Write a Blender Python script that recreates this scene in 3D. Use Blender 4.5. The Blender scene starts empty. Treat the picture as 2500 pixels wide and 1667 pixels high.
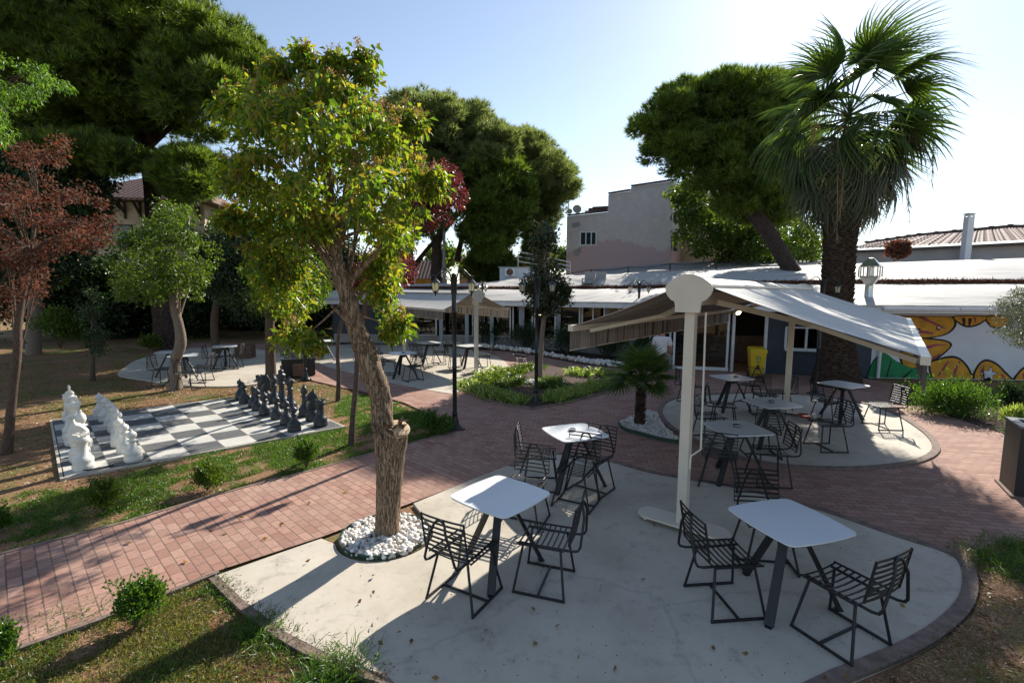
import bpy, bmesh, math, random
import numpy as np
from mathutils import Vector, Matrix, Quaternion
R = math.radians
random.seed(7); rng = np.random.default_rng(7)
scene = bpy.context.scene
col = scene.collection

# ------------------------------------------------------------------ camera, sky, sun
CAM_H = 2.7; PITCH = 6.1; ROLL = 0.3; FPX = 1180.0 / 2500 * 2352   # focal length in units of a 2352 px wide picture
_p, _r = R(PITCH), R(ROLL)
_F = Vector((0, math.cos(_p), -math.sin(_p))); _U = Vector((0, math.sin(_p), math.cos(_p))); _X = Vector((1, 0, 0))
CX = _X * math.cos(_r) + _U * math.sin(_r); CU = -_X * math.sin(_r) + _U * math.cos(_r); CF = _F
cd = bpy.data.cameras.new('camera'); cam = bpy.data.objects.new('camera', cd); col.objects.link(cam)
cd.sensor_width = 36; cd.lens = 1180.0 / 2500 * 36; cd.clip_end = 2000; cd.clip_start = 0.05
m = Matrix((CX, CU, -CF)).transposed().to_4x4(); m.translation = (0, 0, CAM_H); cam.matrix_world = m
scene.camera = cam

SUN_AZ, SUN_EL = 30.5, 33.0          # azimuth to the right of straight ahead, elevation
world = bpy.data.worlds.new('World'); scene.world = world; world.use_nodes = True
wn = world.node_tree; bg = wn.nodes['Background']
sky = wn.nodes.new('ShaderNodeTexSky'); sky.sky_type = 'NISHITA'; sky.sun_disc = False
sky.sun_elevation = R(SUN_EL); sky.sun_rotation = R(SUN_AZ); sky.altitude = 50; sky.air_density = 1.0; sky.dust_density = 0.22; sky.ozone_density = 1.8
hz = wn.nodes.new('ShaderNodeHueSaturation'); hz.inputs['Saturation'].default_value = 0.82; hz.inputs['Value'].default_value = 1.06
wn.links.new(sky.outputs[0], hz.inputs['Color']); wn.links.new(hz.outputs[0], bg.inputs[0]); bg.inputs[1].default_value = 0.098
sd = bpy.data.lights.new('sun', 'SUN'); sun = bpy.data.objects.new('sun', sd); col.objects.link(sun)
sd.energy = 5.0; sd.angle = R(0.55); sd.color = (1.0, 0.93, 0.82)
SUNV = Vector((math.sin(R(SUN_AZ)) * math.cos(R(SUN_EL)), math.cos(R(SUN_AZ)) * math.cos(R(SUN_EL)), math.sin(R(SUN_EL))))
sun.rotation_euler = SUNV.to_track_quat('Z', 'Y').to_euler()
scene.view_settings.view_transform = 'Standard'; scene.view_settings.look = 'None'
scene.view_settings.exposure = 0.76; scene.view_settings.gamma = 1
scene.render.engine = 'CYCLES'
scene.cycles.max_bounces = 6; scene.cycles.transparent_max_bounces = 12; scene.cycles.use_denoising = True

def ray(x, y):
    return CX * ((x - 1176) / FPX) - CU * ((y - 784.1) / FPX) + CF
def at(x, y, z=0.0):                 # picture point -> world point at height z
    d = ray(x, y); t = (z - CAM_H) / d.z
    return Vector((d.x * t, d.y * t, z))
def atd(x, y, D):                    # picture point -> world point at distance D ahead
    d = ray(x, y); t = D / d.y
    return Vector((d.x * t, D, CAM_H + d.z * t))
def ppm(D): return FPX / D           # pixels per metre at distance D

# ------------------------------------------------------------------ materials
def nt(name):
    m = bpy.data.materials.new(name); m.use_nodes = True; t = m.node_tree
    return m, t, t.nodes['Principled BSDF'], t.nodes['Material Output']
def N(t, typ, **kw):
    n = t.nodes.new(typ)
    for k, v in kw.items():
        if k[0] == '_': n.inputs[k[1:].replace('_', ' ')].default_value = v
        else: setattr(n, k, v)
    return n
def rgba(c): return (c[0], c[1], c[2], 1)
def ramp(t, src, stops, interp='LINEAR'):
    r = t.nodes.new('ShaderNodeValToRGB'); cr = r.color_ramp; cr.interpolation = interp
    while len(cr.elements) < len(stops): cr.elements.new(0.5)
    for e, (p, c) in zip(cr.elements, stops): e.position = p; e.color = rgba(c) if len(c) == 3 else c
    t.links.new(src, r.inputs[0]); return r.outputs[0]
def coords(t, kind='Object', scale=(1, 1, 1), rot=(0, 0, 0)):
    tc = t.nodes.new('ShaderNodeTexCoord'); mp = t.nodes.new('ShaderNodeMapping')
    mp.inputs['Scale'].default_value = scale; mp.inputs['Rotation'].default_value = rot
    t.links.new(tc.outputs[kind], mp.inputs[0]); return mp.outputs[0]
def noise(t, v, s, d=4, rough=0.55, out=0):
    n = N(t, 'ShaderNodeTexNoise', _Scale=s, _Detail=d, _Roughness=rough); t.links.new(v, n.inputs['Vector']); return n.outputs[out]
def mixc(t, f, a, b, blend='MIX'):
    n = t.nodes.new('ShaderNodeMix'); n.data_type = 'RGBA'; n.blend_type = blend
    for i, s in ((0, f), (6, a), (7, b)):
        if hasattr(s, 'links') or hasattr(s, 'is_output'): t.links.new(s, n.inputs[i])
        else: n.inputs[i].default_value = s if i == 0 else rgba(s)
    return n.outputs[2]
def bump(t, h, bsdf, strength=0.4, dist=0.02):
    b = N(t, 'ShaderNodeBump', _Strength=strength, _Distance=dist); t.links.new(h, b.inputs['Height']); t.links.new(b.outputs[0], bsdf.inputs['Normal'])
def simple(name, c, rough=0.6, metal=0.0, var=0.15, scale=6.0, bmp=0.0, spec=0.5, kind='Object'):
    m, t, b, o = nt(name)
    v = coords(t, kind); n = noise(t, v, scale)
    c2 = tuple(max(0, x * (1 - var)) for x in c); c3 = tuple(min(1, x * (1 + var)) for x in c)
    t.links.new(ramp(t, n, [(0.3, c2), (0.7, c3)]), b.inputs['Base Color'])
    b.inputs['Roughness'].default_value = rough; b.inputs['Metallic'].default_value = metal
    b.inputs['Specular IOR Level'].default_value = spec
    if bmp: bump(t, noise(t, v, scale * 6), b, bmp, 0.01)
    return m
def leafmat(name, cols, trans=0.5, tcol=None, rough=0.4, spec=0.5, var_scale=0.8):
    """cols: 2-4 colours picked per leaf"""
    m, t, b, o = nt(name)
    g = t.nodes.new('ShaderNodeNewGeometry')
    st = [(i / max(1, len(cols) - 1), c) for i, c in enumerate(cols)]
    c = ramp(t, g.outputs['Random Per Island'], st)
    nn = noise(t, coords(t), var_scale, 2)
    c = mixc(t, nn, c, mixc(t, 0.5, c, (0.02, 0.03, 0.01), 'MIX'))
    t.links.new(c, b.inputs['Base Color']); b.inputs['Roughness'].default_value = rough; b.inputs['Specular IOR Level'].default_value = spec
    tr = t.nodes.new('ShaderNodeBsdfTranslucent')
    t.links.new(mixc(t, 1.0, c, tcol or (1.0, 1.0, 0.6), 'MULTIPLY'), tr.inputs[0])
    hs = N(t, 'ShaderNodeHueSaturation', _Value=2.2, _Saturation=1.0); 
    t.links.new(tr.inputs[0].links[0].from_socket, hs.inputs['Color']); t.links.new(hs.outputs[0], tr.inputs[0])
    mx = t.nodes.new('ShaderNodeMixShader'); mx.inputs[0].default_value = trans
    t.links.new(b.outputs[0], mx.inputs[1]); t.links.new(tr.outputs[0], mx.inputs[2]); t.links.new(mx.outputs[0], o.inputs[0])
    return m
M = {}
M['black_metal'] = simple('black_painted_metal', (0.010, 0.011, 0.013), 0.5, 0, 0.3, 8)
M['lamp_metal'] = simple('lamp_cast_iron', (0.012, 0.016, 0.016), 0.35, 0, 0.3, 10, 0.2)
M['white_top'] = simple('white_laminate', (0.72, 0.74, 0.76), 0.28, 0, 0.03, 3)
M['cream_metal'] = simple('cream_painted_metal', (0.62, 0.56, 0.47), 0.4, 0, 0.06, 4)
M['column_blue'] = simple('blue_grey_column_paint', (0.26, 0.30, 0.33), .6, 0, .08, 4)
M['white_plastic'] = simple('white_frame', (0.62, 0.64, 0.66), 0.45, 0, 0.06, 5)
M['steel'] = simple('galvanised_steel', (0.5, 0.5, 0.5), 0.28, 0.9, 0.15, 12)
M['white_piece'] = simple('white_chess_plastic', (0.70, 0.68, 0.62), 0.5, 0, 0.1, 9, 0.15)
M['black_piece'] = simple('charcoal_chess_plastic', (0.030, 0.034, 0.038), 0.42, 0, 0.25, 9, 0.15)
M['yellow'] = simple('yellow_bin_plastic', (0.62, 0.42, 0.01), 0.4, 0, 0.08, 4)
M['green_sym'] = simple('green_print', (0.02, 0.22, 0.08), 0.5)
M['dark_sym'] = simple('dark_print', (0.015, 0.02, 0.02), 0.5)
M['planter_black'] = simple('black_rattan', (0.010, 0.010, 0.011), 0.5, 0, 0.3, 30, 0.3)
M['planter_rim'] = simple('grey_planter_rim', (0.10, 0.11, 0.13), 0.5)
M['wood_box'] = simple('brown_wood', (0.13, 0.07, 0.045), 0.6, 0, 0.3, 9, 0.3)
M['pink_wall'] = None
M['blue_wall'] = simple('slate_blue_render', (0.035, 0.048, 0.066), 0.7, 0, 0.18, 3, 0.2)
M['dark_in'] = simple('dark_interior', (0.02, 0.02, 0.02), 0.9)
M['tan_wall'] = simple('tan_render', (0.48, 0.38, 0.26), 0.85, 0, 0.2, 1.2, 0.2)
M['yellow_wall'] = simple('ochre_render', (0.50, 0.33, 0.10), 0.85, 0, 0.15, 1.2)
M['peach_wall'] = simple('peach_render', (0.52, 0.33, 0.21), 0.85, 0, 0.15, 1.2)
M['orange_wall'] = simple('orange_brick_render', (0.45, 0.23, 0.12), 0.85, 0, 0.3, 3)
M['grey_wall'] = simple('grey_render', (0.30, 0.29, 0.29), 0.85, 0, 0.12, 1)
M['white_wall'] = simple('white_render', (0.58, 0.60, 0.64), 0.8, 0, 0.05, 1.5)
M['dark_wood'] = simple('dark_timber', (0.04, 0.028, 0.02), 0.6, 0, 0.3, 9)
M['green_edge'] = simple('green_plastic_edging', (0.015, 0.045, 0.03), 0.5)
M['skin'] = simple('skin', (0.42, 0.21, 0.15), 0.5, 0, 0.06, 8)
M['tshirt'] = simple('white_cotton', (0.66, 0.66, 0.68), 0.85, 0, 0.04, 14, 0.3)
M['trousers'] = simple('dark_cotton', (0.05, 0.052, 0.058), 0.85, 0, 0.2, 14, 0.3)
M['hair'] = simple('dark_hair', (0.015, 0.011, 0.009), 0.5)
M['black_fur'] = simple('black_fur', (0.012, 0.011, 0.012), 0.8, 0, 0.3, 40, 0.5)
M['white_fur'] = simple('white_fur', (0.6, 0.58, 0.55), 0.8, 0, 0.1, 40, 0.5)
M['red'] = simple('red_plastic', (0.28, 0.02, 0.02), 0.4)
M['cable'] = simple('black_cable', (0.01, 0.01, 0.01), 0.5)
M['dead_leaf'] = leafmat('fallen_leaf', [(0.20, 0.09, 0.03), (0.32, 0.18, 0.04), (0.10, 0.04, 0.02)], 0.15)
M['bark'] = None

def bark(name, c1, c2, sc=(7, 7, 1.2), bs=0.9, dist=0.03, wave=5.0):
    m, t, b, o = nt(name); v = coords(t, 'Object', sc)
    n1 = noise(t, v, wave, 6, 0.7); n2 = noise(t, coords(t), 1.7, 3)
    c = ramp(t, n1, [(0.33, c1), (0.62, c2)])
    c = mixc(t, n2, c, mixc(t, 0.5, c, c2))
    t.links.new(c, b.inputs['Base Color']); b.inputs['Roughness'].default_value = 0.9; b.inputs['Specular IOR Level'].default_value = 0.15
    vo = N(t, 'ShaderNodeTexVoronoi', feature='DISTANCE_TO_EDGE', _Scale=wave * .7); wv = N(t, 'ShaderNodeVectorMath', operation='ADD'); t.links.new(v, wv.inputs[0]); t.links.new(noise(t, v, wave * .8, 3, .6, 1), wv.inputs[1]); t.links.new(wv.outputs[0], vo.inputs['Vector'])
    fis = ramp(t, vo.outputs['Distance'], [(0.0, (0, 0, 0)), (0.10, (1, 1, 1))]); c = mixc(t, fis, mixc(t, .65, c, (c1[0] * .5, c1[1] * .5, c1[2] * .5)), c); t.links.new(c, b.inputs['Base Color'])
    bump(t, mixc(t, .45, n1, fis), b, bs, dist); return m
M['bark_main'] = bark('rough_tan_bark', (0.13, 0.08, 0.05), (0.42, 0.31, 0.21), (9, 9, 1.1), 1.0, .05)
M['bark_pine'] = bark('pine_bark', (0.03, 0.021, 0.018), (0.13, 0.09, 0.075), (4, 4, 1), 1, 0.05)
M['bark_thin'] = bark('thin_bark', (0.05, 0.035, 0.028), (0.15, 0.11, 0.085), (12, 12, 3), .6, .01)
M['bark_pale'] = bark('pale_bark', (0.12, 0.09, 0.07), (0.30, 0.24, 0.19), (12, 12, 3), .6, .01)
M['bark_palm'] = bark('palm_bark', (0.018, 0.012, 0.008), (0.10, 0.07, 0.048), (3, 3, 14), 1, 0.05, 2.2)
M['cut_wood'] = None
m_, t, b, o = nt('cut_wood_face')
v = coords(t, 'Object'); w = N(t, 'ShaderNodeTexWave', wave_type='RINGS', rings_direction='Z', _Scale=18.0, _Distortion=2.5); t.links.new(v, w.inputs[0])
t.links.new(ramp(t, w.outputs[0], [(0, (0.38, 0.24, 0.13)), (1, (0.62, 0.46, 0.30))]), b.inputs['Base Color']); b.inputs['Roughness'].default_value = .8
M['cut_wood'] = m_

M['leaf_main'] = leafmat('privet_leaf', [(0.05, 0.10, 0.012), (0.085, 0.16, 0.015), (0.13, 0.21, 0.02), (0.19, 0.26, 0.025), (0.27, 0.28, 0.03), (0.26, 0.18, 0.035)], 0.55, (1, 1, .4))
M['leaf_bloom'] = leafmat('dry_flower_head', [(0.22, 0.16, 0.06), (0.30, 0.20, 0.06), (0.20, 0.10, 0.04)], 0.45, (1, .9, .6))
M['leaf_green'] = leafmat('green_leaf', [(0.035, 0.075, 0.010), (0.075, 0.13, 0.014), (0.12, 0.17, 0.018)], 0.45, (1, 1, .4))
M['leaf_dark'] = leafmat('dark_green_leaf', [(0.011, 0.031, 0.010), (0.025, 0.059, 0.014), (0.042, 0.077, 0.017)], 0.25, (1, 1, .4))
M['leaf_plum'] = leafmat('plum_leaf', [(0.05, 0.022, 0.018), (0.10, 0.036, 0.026), (0.20, 0.045, 0.028), (0.16, 0.11, 0.085), (0.08, 0.05, 0.04)], 0.34, (1, .8, .65), .7, .2)
M['leaf_purple'] = leafmat('purple_leaf', [(0.042, 0.010, 0.014), (0.090, 0.014, 0.022), (0.180, 0.024, 0.024)], 0.42, (1, .7, .7))
M['leaf_compound'] = leafmat('light_green_leaf', [(0.054, 0.132, 0.024), (0.102, 0.204, 0.024), (0.144, 0.240, 0.036)], 0.5, (1, 1, .4))
M['leaf_magnolia'] = leafmat('magnolia_leaf', [(0.013, 0.031, 0.010), (0.031, 0.062, 0.016), (0.091, 0.058, 0.026)], 0.2, (1, 1, .4), 0.25)
M['leaf_olive'] = leafmat('olive_leaf', [(0.06, 0.075, 0.05), (0.12, 0.14, 0.10), (0.22, 0.24, 0.19)], 0.25, (1, 1, .7), 0.4)
M['leaf_bush'] = leafmat('bush_leaf', [(0.039, 0.098, 0.016), (0.078, 0.169, 0.023), (0.130, 0.221, 0.039)], 0.35, (1, 1, .35), 0.25)
M['needle_pine'] = leafmat('pine_needle', [(0.03, 0.06, 0.010), (0.085, 0.14, 0.018), (0.21, 0.28, 0.04)], 0.48, (1, 1, .45), .5)
M['needle_grey'] = leafmat('grey_pine_needle', [(0.07, 0.10, 0.035), (0.14, 0.18, 0.06), (0.25, 0.28, 0.10)], 0.48, (1, 1, .6), .5)
M['frond'] = leafmat('palm_frond', [(0.035, 0.075, 0.02), (0.06, 0.11, 0.025), (0.09, 0.14, 0.035)], 0.38, (1, 1, .4), 0.45, .35)
M['frond_old'] = leafmat('old_palm_frond', [(0.046, 0.065, 0.036), (0.078, 0.094, 0.052), (0.143, 0.130, 0.072)], 0.25, (1, 1, .5), 0.4)
M['frond_dry'] = leafmat('dry_palm_stalk', [(0.30, 0.20, 0.09), (0.40, 0.28, 0.12)], 0.25, (1, .9, .6))
M['grass'] = leafmat('grass_blade', [(0.06, 0.105, 0.015), (0.12, 0.155, 0.025), (0.24, 0.21, 0.07), (0.36, 0.27, 0.13)], 0.42, (1, 1, .5))
M['grass_green'] = leafmat('fresh_grass', [(0.035, 0.10, 0.012), (0.07, 0.16, 0.02), (0.12, 0.20, 0.03)], 0.45, (1, 1, .4))
M['litter_needle'] = leafmat('dry_needle', [(0.20, 0.09, 0.045), (0.34, 0.18, 0.09), (0.46, 0.30, 0.17)], 0.15, (1, 1, 1))
M['spider'] = leafmat('variegated_leaf', [(0.10, 0.20, 0.03), (0.24, 0.32, 0.07), (0.42, 0.46, 0.18)], 0.45, (1, 1, .5))

# ground: dry soil with needles and turf
m_, t, b, o = nt('soil_and_turf'); v = coords(t)
n1 = noise(t, v, 0.55, 4, .6); n2 = noise(t, v, 9, 5, .7); n3 = noise(t, v, 60, 3, .7)
soil = ramp(t, n3, [(0.3, (0.12, 0.065, 0.035)), (0.5, (0.28, 0.16, 0.09)), (0.7, (0.46, 0.31, 0.19))])
turf = ramp(t, n2, [(0.3, (0.05, 0.075, 0.018)), (0.55, (0.12, 0.16, 0.035)), (0.75, (0.26, 0.24, 0.08))])
t.links.new(mixc(t, ramp(t, mixc(t, .3, n1, n2), [(0.49, (0, 0, 0)), (0.60, (1, 1, 1))]), soil, turf), b.inputs['Base Color'])
b.inputs['Roughness'].default_value = .95; b.inputs['Specular IOR Level'].default_value = .1; bump(t, n3, b, .8, .03); M['ground'] = m_
m_, t, b, o = nt('bark_mulch'); v = coords(t); n3 = noise(t, v, 28, 5, .75)
t.links.new(ramp(t, n3, [(0.35, (0.02, 0.011, 0.008)), (0.65, (0.11, 0.055, 0.035))]), b.inputs['Base Color']); b.inputs['Roughness'].default_value = .95
bump(t, n3, b, 1, .04); M['mulch'] = m_
# concrete
m_, t, b, o = nt('cast_concrete'); v = coords(t)
n1 = noise(t, v, 0.8, 6, .65); n2 = noise(t, v, 5, 6, .7); n3 = noise(t, v, 90, 2, .6)
c = ramp(t, n1, [(0.3, (0.37, 0.325, 0.255)), (0.5, (0.49, 0.44, 0.36)), (0.72, (0.56, 0.51, 0.425))])
c = mixc(t, ramp(t, n2, [(0.28, (0.6, .6, .6)), (0.46, (0, 0, 0))]), c, (0.25, 0.225, 0.19))
nst = noise(t, v, 1.9, 8, .8); c = mixc(t, ramp(t, nst, [(0.56, (0, 0, 0)), (0.70, (.5, .5, .5))]), c, (0.22, 0.20, 0.175))
vs_ = N(t, 'ShaderNodeTexVoronoi', _Scale=7.0); t.links.new(v, vs_.inputs['Vector']); c = mixc(t, ramp(t, vs_.outputs['Distance'], [(0.035, (.7, .7, .7)), (0.06, (0, 0, 0))]), c, (0.13, 0.11, 0.095))
c = mixc(t, ramp(t, n3, [(0.5, (0, 0, 0)), (0.75, (.35, .35, .35))]), c, (0.52, 0.49, 0.44))
vo = N(t, 'ShaderNodeTexVoronoi', feature='DISTANCE_TO_EDGE', _Scale=0.16); 
nd = noise(t, v, 1.6, 5, .6, 1); mm = mixc(t, .45, (0, 0, 0), nd); va = N(t, 'ShaderNodeVectorMath', operation='ADD'); t.links.new(v, va.inputs[0]); t.links.new(mm, va.inputs[1]); t.links.new(va.outputs[0], vo.inputs['Vector'])
c = mixc(t, ramp(t, vo.outputs['Distance'], [(0.0, (.22, .22, .22)), (0.0025, (0, 0, 0))]), c, (0.14, 0.125, 0.11))
t.links.new(c, b.inputs['Base Color']); b.inputs['Roughness'].default_value = .8; b.inputs['Specular IOR Level'].default_value = .3
bump(t, mixc(t, .3, n2, n3), b, .25, .01); M['concrete'] = m_
def brickmat(name, w, h, kind='UV', rot=0, c1=(0.28, 0.14, 0.105), c2=(0.44, 0.255, 0.195), mort=(0.13, 0.085, 0.068)):
    m, t, b, o = nt(name); v = coords(t, kind, (1, 1, 1), (0, 0, rot))
    br = N(t, 'ShaderNodeTexBrick', offset=0.5, _Scale=1.0, _Mortar_Size=0.006, _Mortar_Smooth=0.2, _Bias=0.0, _Brick_Width=w, _Row_Height=h)
    t.links.new(v, br.inputs['Vector'])
    for k_, cc in (('Color1', c1), ('Color2', c2), ('Mortar', mort)): br.inputs[k_].default_value = rgba(cc)
    ob = coords(t); n1 = noise(t, ob, 1.3, 5, .6); n2 = noise(t, ob, 25, 4, .7)
    c = mixc(t, ramp(t, n1, [(.35, (0, 0, 0)), (.7, (.5, .5, .5))]), br.outputs[0], (0.40, 0.28, 0.225))
    c = mixc(t, ramp(t, n2, [(.3, (.6, .6, .6)), (.5, (0, 0, 0))]), c, (0.20, 0.11, 0.085)); n4 = noise(t, ob, 6, 6, .8); c = mixc(t, ramp(t, n4, [(.55, (0, 0, 0)), (.72, (.55, .55, .55))]), c, (0.30, 0.235, 0.20))
    t.links.new(c, b.inputs['Base Color']); b.inputs['Roughness'].default_value = .85; b.inputs['Specular IOR Level'].default_value = .25
    inv = N(t, 'ShaderNodeMath', operation='SUBTRACT'); inv.inputs[0].default_value = 1; t.links.new(br.outputs['Fac'], inv.inputs[1])
    bump(t, inv.outputs[0], b, .7, .01); return m
M['brick_path'] = brickmat('pink_pavers', 0.20, 0.105)
M['brick_plaza'] = brickmat('pink_plaza_pavers', 0.2, 0.1, 'Object', R(8))
M['curb'] = simple('brick_edging', (0.19, 0.135, 0.11), .9, 0, .35, 9, .6)
M['stone_white'] = None
m_, t, b, o = nt('white_pebble'); g = t.nodes.new('ShaderNodeNewGeometry')
c = ramp(t, g.outputs['Random Per Island'], [(0, (0.50, 0.46, 0.40)), (.35, (0.66, 0.63, 0.58)), (1, (0.78, 0.76, 0.72))])
c = mixc(t, ramp(t, noise(t, coords(t), 14, 4), [(.45, (0, 0, 0)), (.75, (.6, .6, .6))]), c, (0.42, 0.30, 0.20))
t.links.new(c, b.inputs['Base Color']); b.inputs['Roughness'].default_value = .6; M['stone_white'] = m_
# white painted membrane roof
m_, t, b, o = nt('white_roll_roof'); v = coords(t, 'Object', (.35, 2.2, 1)); n1 = noise(t, v, 1.6, 6, .65); n2 = noise(t, coords(t), .5, 3)
c = ramp(t, n1, [(.3, (0.30, 0.285, 0.265)), (.48, (0.46, 0.445, 0.42)), (.7, (0.55, 0.535, 0.51))])
t.links.new(c, b.inputs['Base Color']); b.inputs['Roughness'].default_value = .7; bump(t, n1, b, .5, .05); M['roof_white'] = m_
m_, t, b, o = nt('pine_litter'); n1 = noise(t, coords(t), 20, 4, .7)
t.links.new(ramp(t, n1, [(.3, (0.10, 0.035, 0.018)), (.7, (0.25, 0.10, 0.055))]), b.inputs['Base Color']); b.inputs['Roughness'].default_value = .95; bump(t, n1, b, 1, .05); M['litter'] = m_
# terracotta tiles
m_, t, b, o = nt('terracotta_tiles'); v = coords(t, 'UV'); w = N(t, 'ShaderNodeTexWave', wave_type='BANDS', bands_direction='X', _Scale=1.0, _Distortion=0.0); t.links.new(v, w.inputs[0])
w2 = N(t, 'ShaderNodeTexWave', wave_type='BANDS', bands_direction='Y', wave_profile='SAW', _Scale=.75, _Distortion=0.4); t.links.new(v, w2.inputs[0])
n1 = noise(t, v, 2.5, 4)
c = mixc(t, n1, (0.17, 0.095, 0.075), (0.34, 0.20, 0.16)); c = mixc(t, ramp(t, w2.outputs[0], [(.75, (0, 0, 0)), (.95, (.8, .8, .8))]), c, (0.05, 0.03, 0.025))
c = mixc(t, ramp(t, w.outputs[0], [(.0, (.8, .8, .8)), (.3, (0, 0, 0))]), c, (0.05, 0.03, 0.025))
t.links.new(c, b.inputs['Base Color']); b.inputs['Roughness'].default_value = .8; bump(t, mixc(t, .5, w.outputs[0], w2.outputs[0]), b, 1, .08); M['tiles'] = m_
# pink house render with the worn patches
m_, t, b, o = nt('pink_grey_render'); v = coords(t); tc = t.nodes.new('ShaderNodeSeparateXYZ'); t.links.new(v, tc.inputs[0])
n1 = noise(t, v, .35, 5, .6); n2 = noise(t, v, 2.5, 6, .7)
c = ramp(t, n2, [(.3, (0.50, 0.455, 0.45)), (.7, (0.62, 0.57, 0.555))])
ad = N(t, 'ShaderNodeMath', operation='MULTIPLY_ADD'); t.links.new(n1, ad.inputs[0]); ad.inputs[1].default_value = -6.0; t.links.new(tc.outputs[2], ad.inputs[2])
mr = N(t, 'ShaderNodeMapRange'); mr.inputs[1].default_value = 2.9; mr.inputs[2].default_value = 3.1; t.links.new(ad.outputs[0], mr.inputs[0])
c = mixc(t, mr.outputs[0], (0.50, 0.37, 0.385), c)
t.links.new(c, b.inputs['Base Color']); b.inputs['Roughness'].default_value = .9; bump(t, n2, b, .4, .02); M['pink_wall'] = m_
# awning fabric (striped) and its pale top, sunlight painted into the colour
def fabric(name, axis=0, white=False):
    m, t, b, o = nt(name); v = coords(t, 'UV')
    sx = N(t, 'ShaderNodeSeparateXYZ'); t.links.new(v, sx.inputs[0])
    cmb = N(t, 'ShaderNodeCombineXYZ'); t.links.new(sx.outputs[0], cmb.inputs[0])
    n = N(t, 'ShaderNodeTexNoise', _Scale=5.2, _Detail=3.0, _Roughness=.85); n.noise_dimensions = '1D'; t.links.new(sx.outputs[0], n.inputs['W'])
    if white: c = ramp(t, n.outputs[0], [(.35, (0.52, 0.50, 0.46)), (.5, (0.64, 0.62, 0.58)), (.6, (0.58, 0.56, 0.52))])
    else: c = ramp(t, n.outputs[0], [(.36, (0.07, 0.057, 0.052)), (.42, (0.25, 0.225, 0.20)), (.5, (0.16, 0.14, 0.125)), (.55, (0.29, 0.265, 0.235)), (.62, (0.08, 0.067, 0.06)), (.68, (0.27, 0.245, 0.22))], 'CONSTANT')
    t.links.new(c, b.inputs['Base Color']); b.inputs['Roughness'].default_value = .8; b.inputs['Specular IOR Level'].default_value = .2
    tr = t.nodes.new('ShaderNodeBsdfTranslucent'); t.links.new(c, tr.inputs[0]); mx = t.nodes.new('ShaderNodeMixShader'); mx.inputs[0].default_value = .12
    t.links.new(b.outputs[0], mx.inputs[1]); t.links.new(tr.outputs[0], mx.inputs[2]); t.links.new(mx.outputs[0], o.inputs[0]); return m
M['fabric'] = fabric('striped_awning_cloth'); M['fabric_sunlit'] = fabric('sunlit_awning_cloth', white=True)
def glassmat(name, tint=(0.55, 0.6, 0.6), refl=0.12):
    m, t, b, o = nt(name); t.nodes.remove(b)
    tp = N(t, 'ShaderNodeBsdfTransparent'); tp.inputs[0].default_value = rgba(tint); gl = N(t, 'ShaderNodeBsdfGlossy', _Roughness=0.02)
    fr = N(t, 'ShaderNodeFresnel', _IOR=1.5); ad = N(t, 'ShaderNodeMath', operation='ADD'); t.links.new(fr.outputs[0], ad.inputs[0]); ad.inputs[1].default_value = refl * .3
    mx = t.nodes.new('ShaderNodeMixShader'); t.links.new(ad.outputs[0], mx.inputs[0]); t.links.new(tp.outputs[0], mx.inputs[1]); t.links.new(gl.outputs[0], mx.inputs[2]); t.links.new(mx.outputs[0], o.inputs[0]); return m
M['glass'] = glassmat('window_glass')
m_, t, b, o = nt('frosted_lamp_glass'); b.inputs['Base Color'].default_value = (0.62, 0.60, 0.45, 1); b.inputs['Roughness'].default_value = .4
tr = t.nodes.new('ShaderNodeBsdfTranslucent'); tr.inputs[0].default_value = (.9, .88, .7, 1); mx = t.nodes.new('ShaderNodeMixShader'); mx.inputs[0].default_value = .6
t.links.new(b.outputs[0], mx.inputs[1]); t.links.new(tr.outputs[0], mx.inputs[2]); t.links.new(mx.outputs[0], o.inputs[0]); M['lamp_glass'] = m_
m_, t, b, o = nt('lit_bulb'); b.inputs['Emission Color'].default_value = (1, .72, .38, 1); b.inputs['Emission Strength'].default_value = 6; M['bulb'] = m_
# chess board squares
m_, t, b, o = nt('board_tiles'); v = coords(t, 'UV'); ck = N(t, 'ShaderNodeTexChecker', _Scale=8.0); ck.inputs[1].default_value = (0.085, 0.09, 0.095, 1); ck.inputs[2].default_value = (0.56, 0.545, 0.49, 1); t.links.new(v, ck.inputs[0])
n1 = noise(t, coords(t), 2.5, 6, .7); n2 = noise(t, coords(t), 40, 3, .7)
c = mixc(t, ramp(t, n1, [(.4, (0, 0, 0)), (.75, (.35, .35, .35))]), ck.outputs[0], (0.26, 0.24, 0.20)); c = mixc(t, ramp(t, n2, [(.55, (0, 0, 0)), (.7, (.25, .25, .25))]), c, (.3, .3, .28))
br = N(t, 'ShaderNodeTexBrick', offset=0.0, _Scale=8.0, _Mortar_Size=.012, _Brick_Width=1.0, _Row_Height=1.0); t.links.new(v, br.inputs[0])
c = mixc(t, br.outputs['Fac'], c, (.2, .19, .17))
t.links.new(c, b.inputs['Base Color']); b.inputs['Roughness'].default_value = .7; M['board'] = m_
# mural paints
for nme, cc in dict(mur_yellow=(0.54, 0.26, 0.02), mur_mag=(0.30, 0.05, 0.08), mur_black=(0.012, 0.01, 0.01), mur_green=(0.015, 0.20, 0.07), mur_white=(0.60, 0.62, 0.66)).items():
    M[nme] = simple('mural_' + nme[4:], cc, .8, 0, .22, 4, .15)

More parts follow.
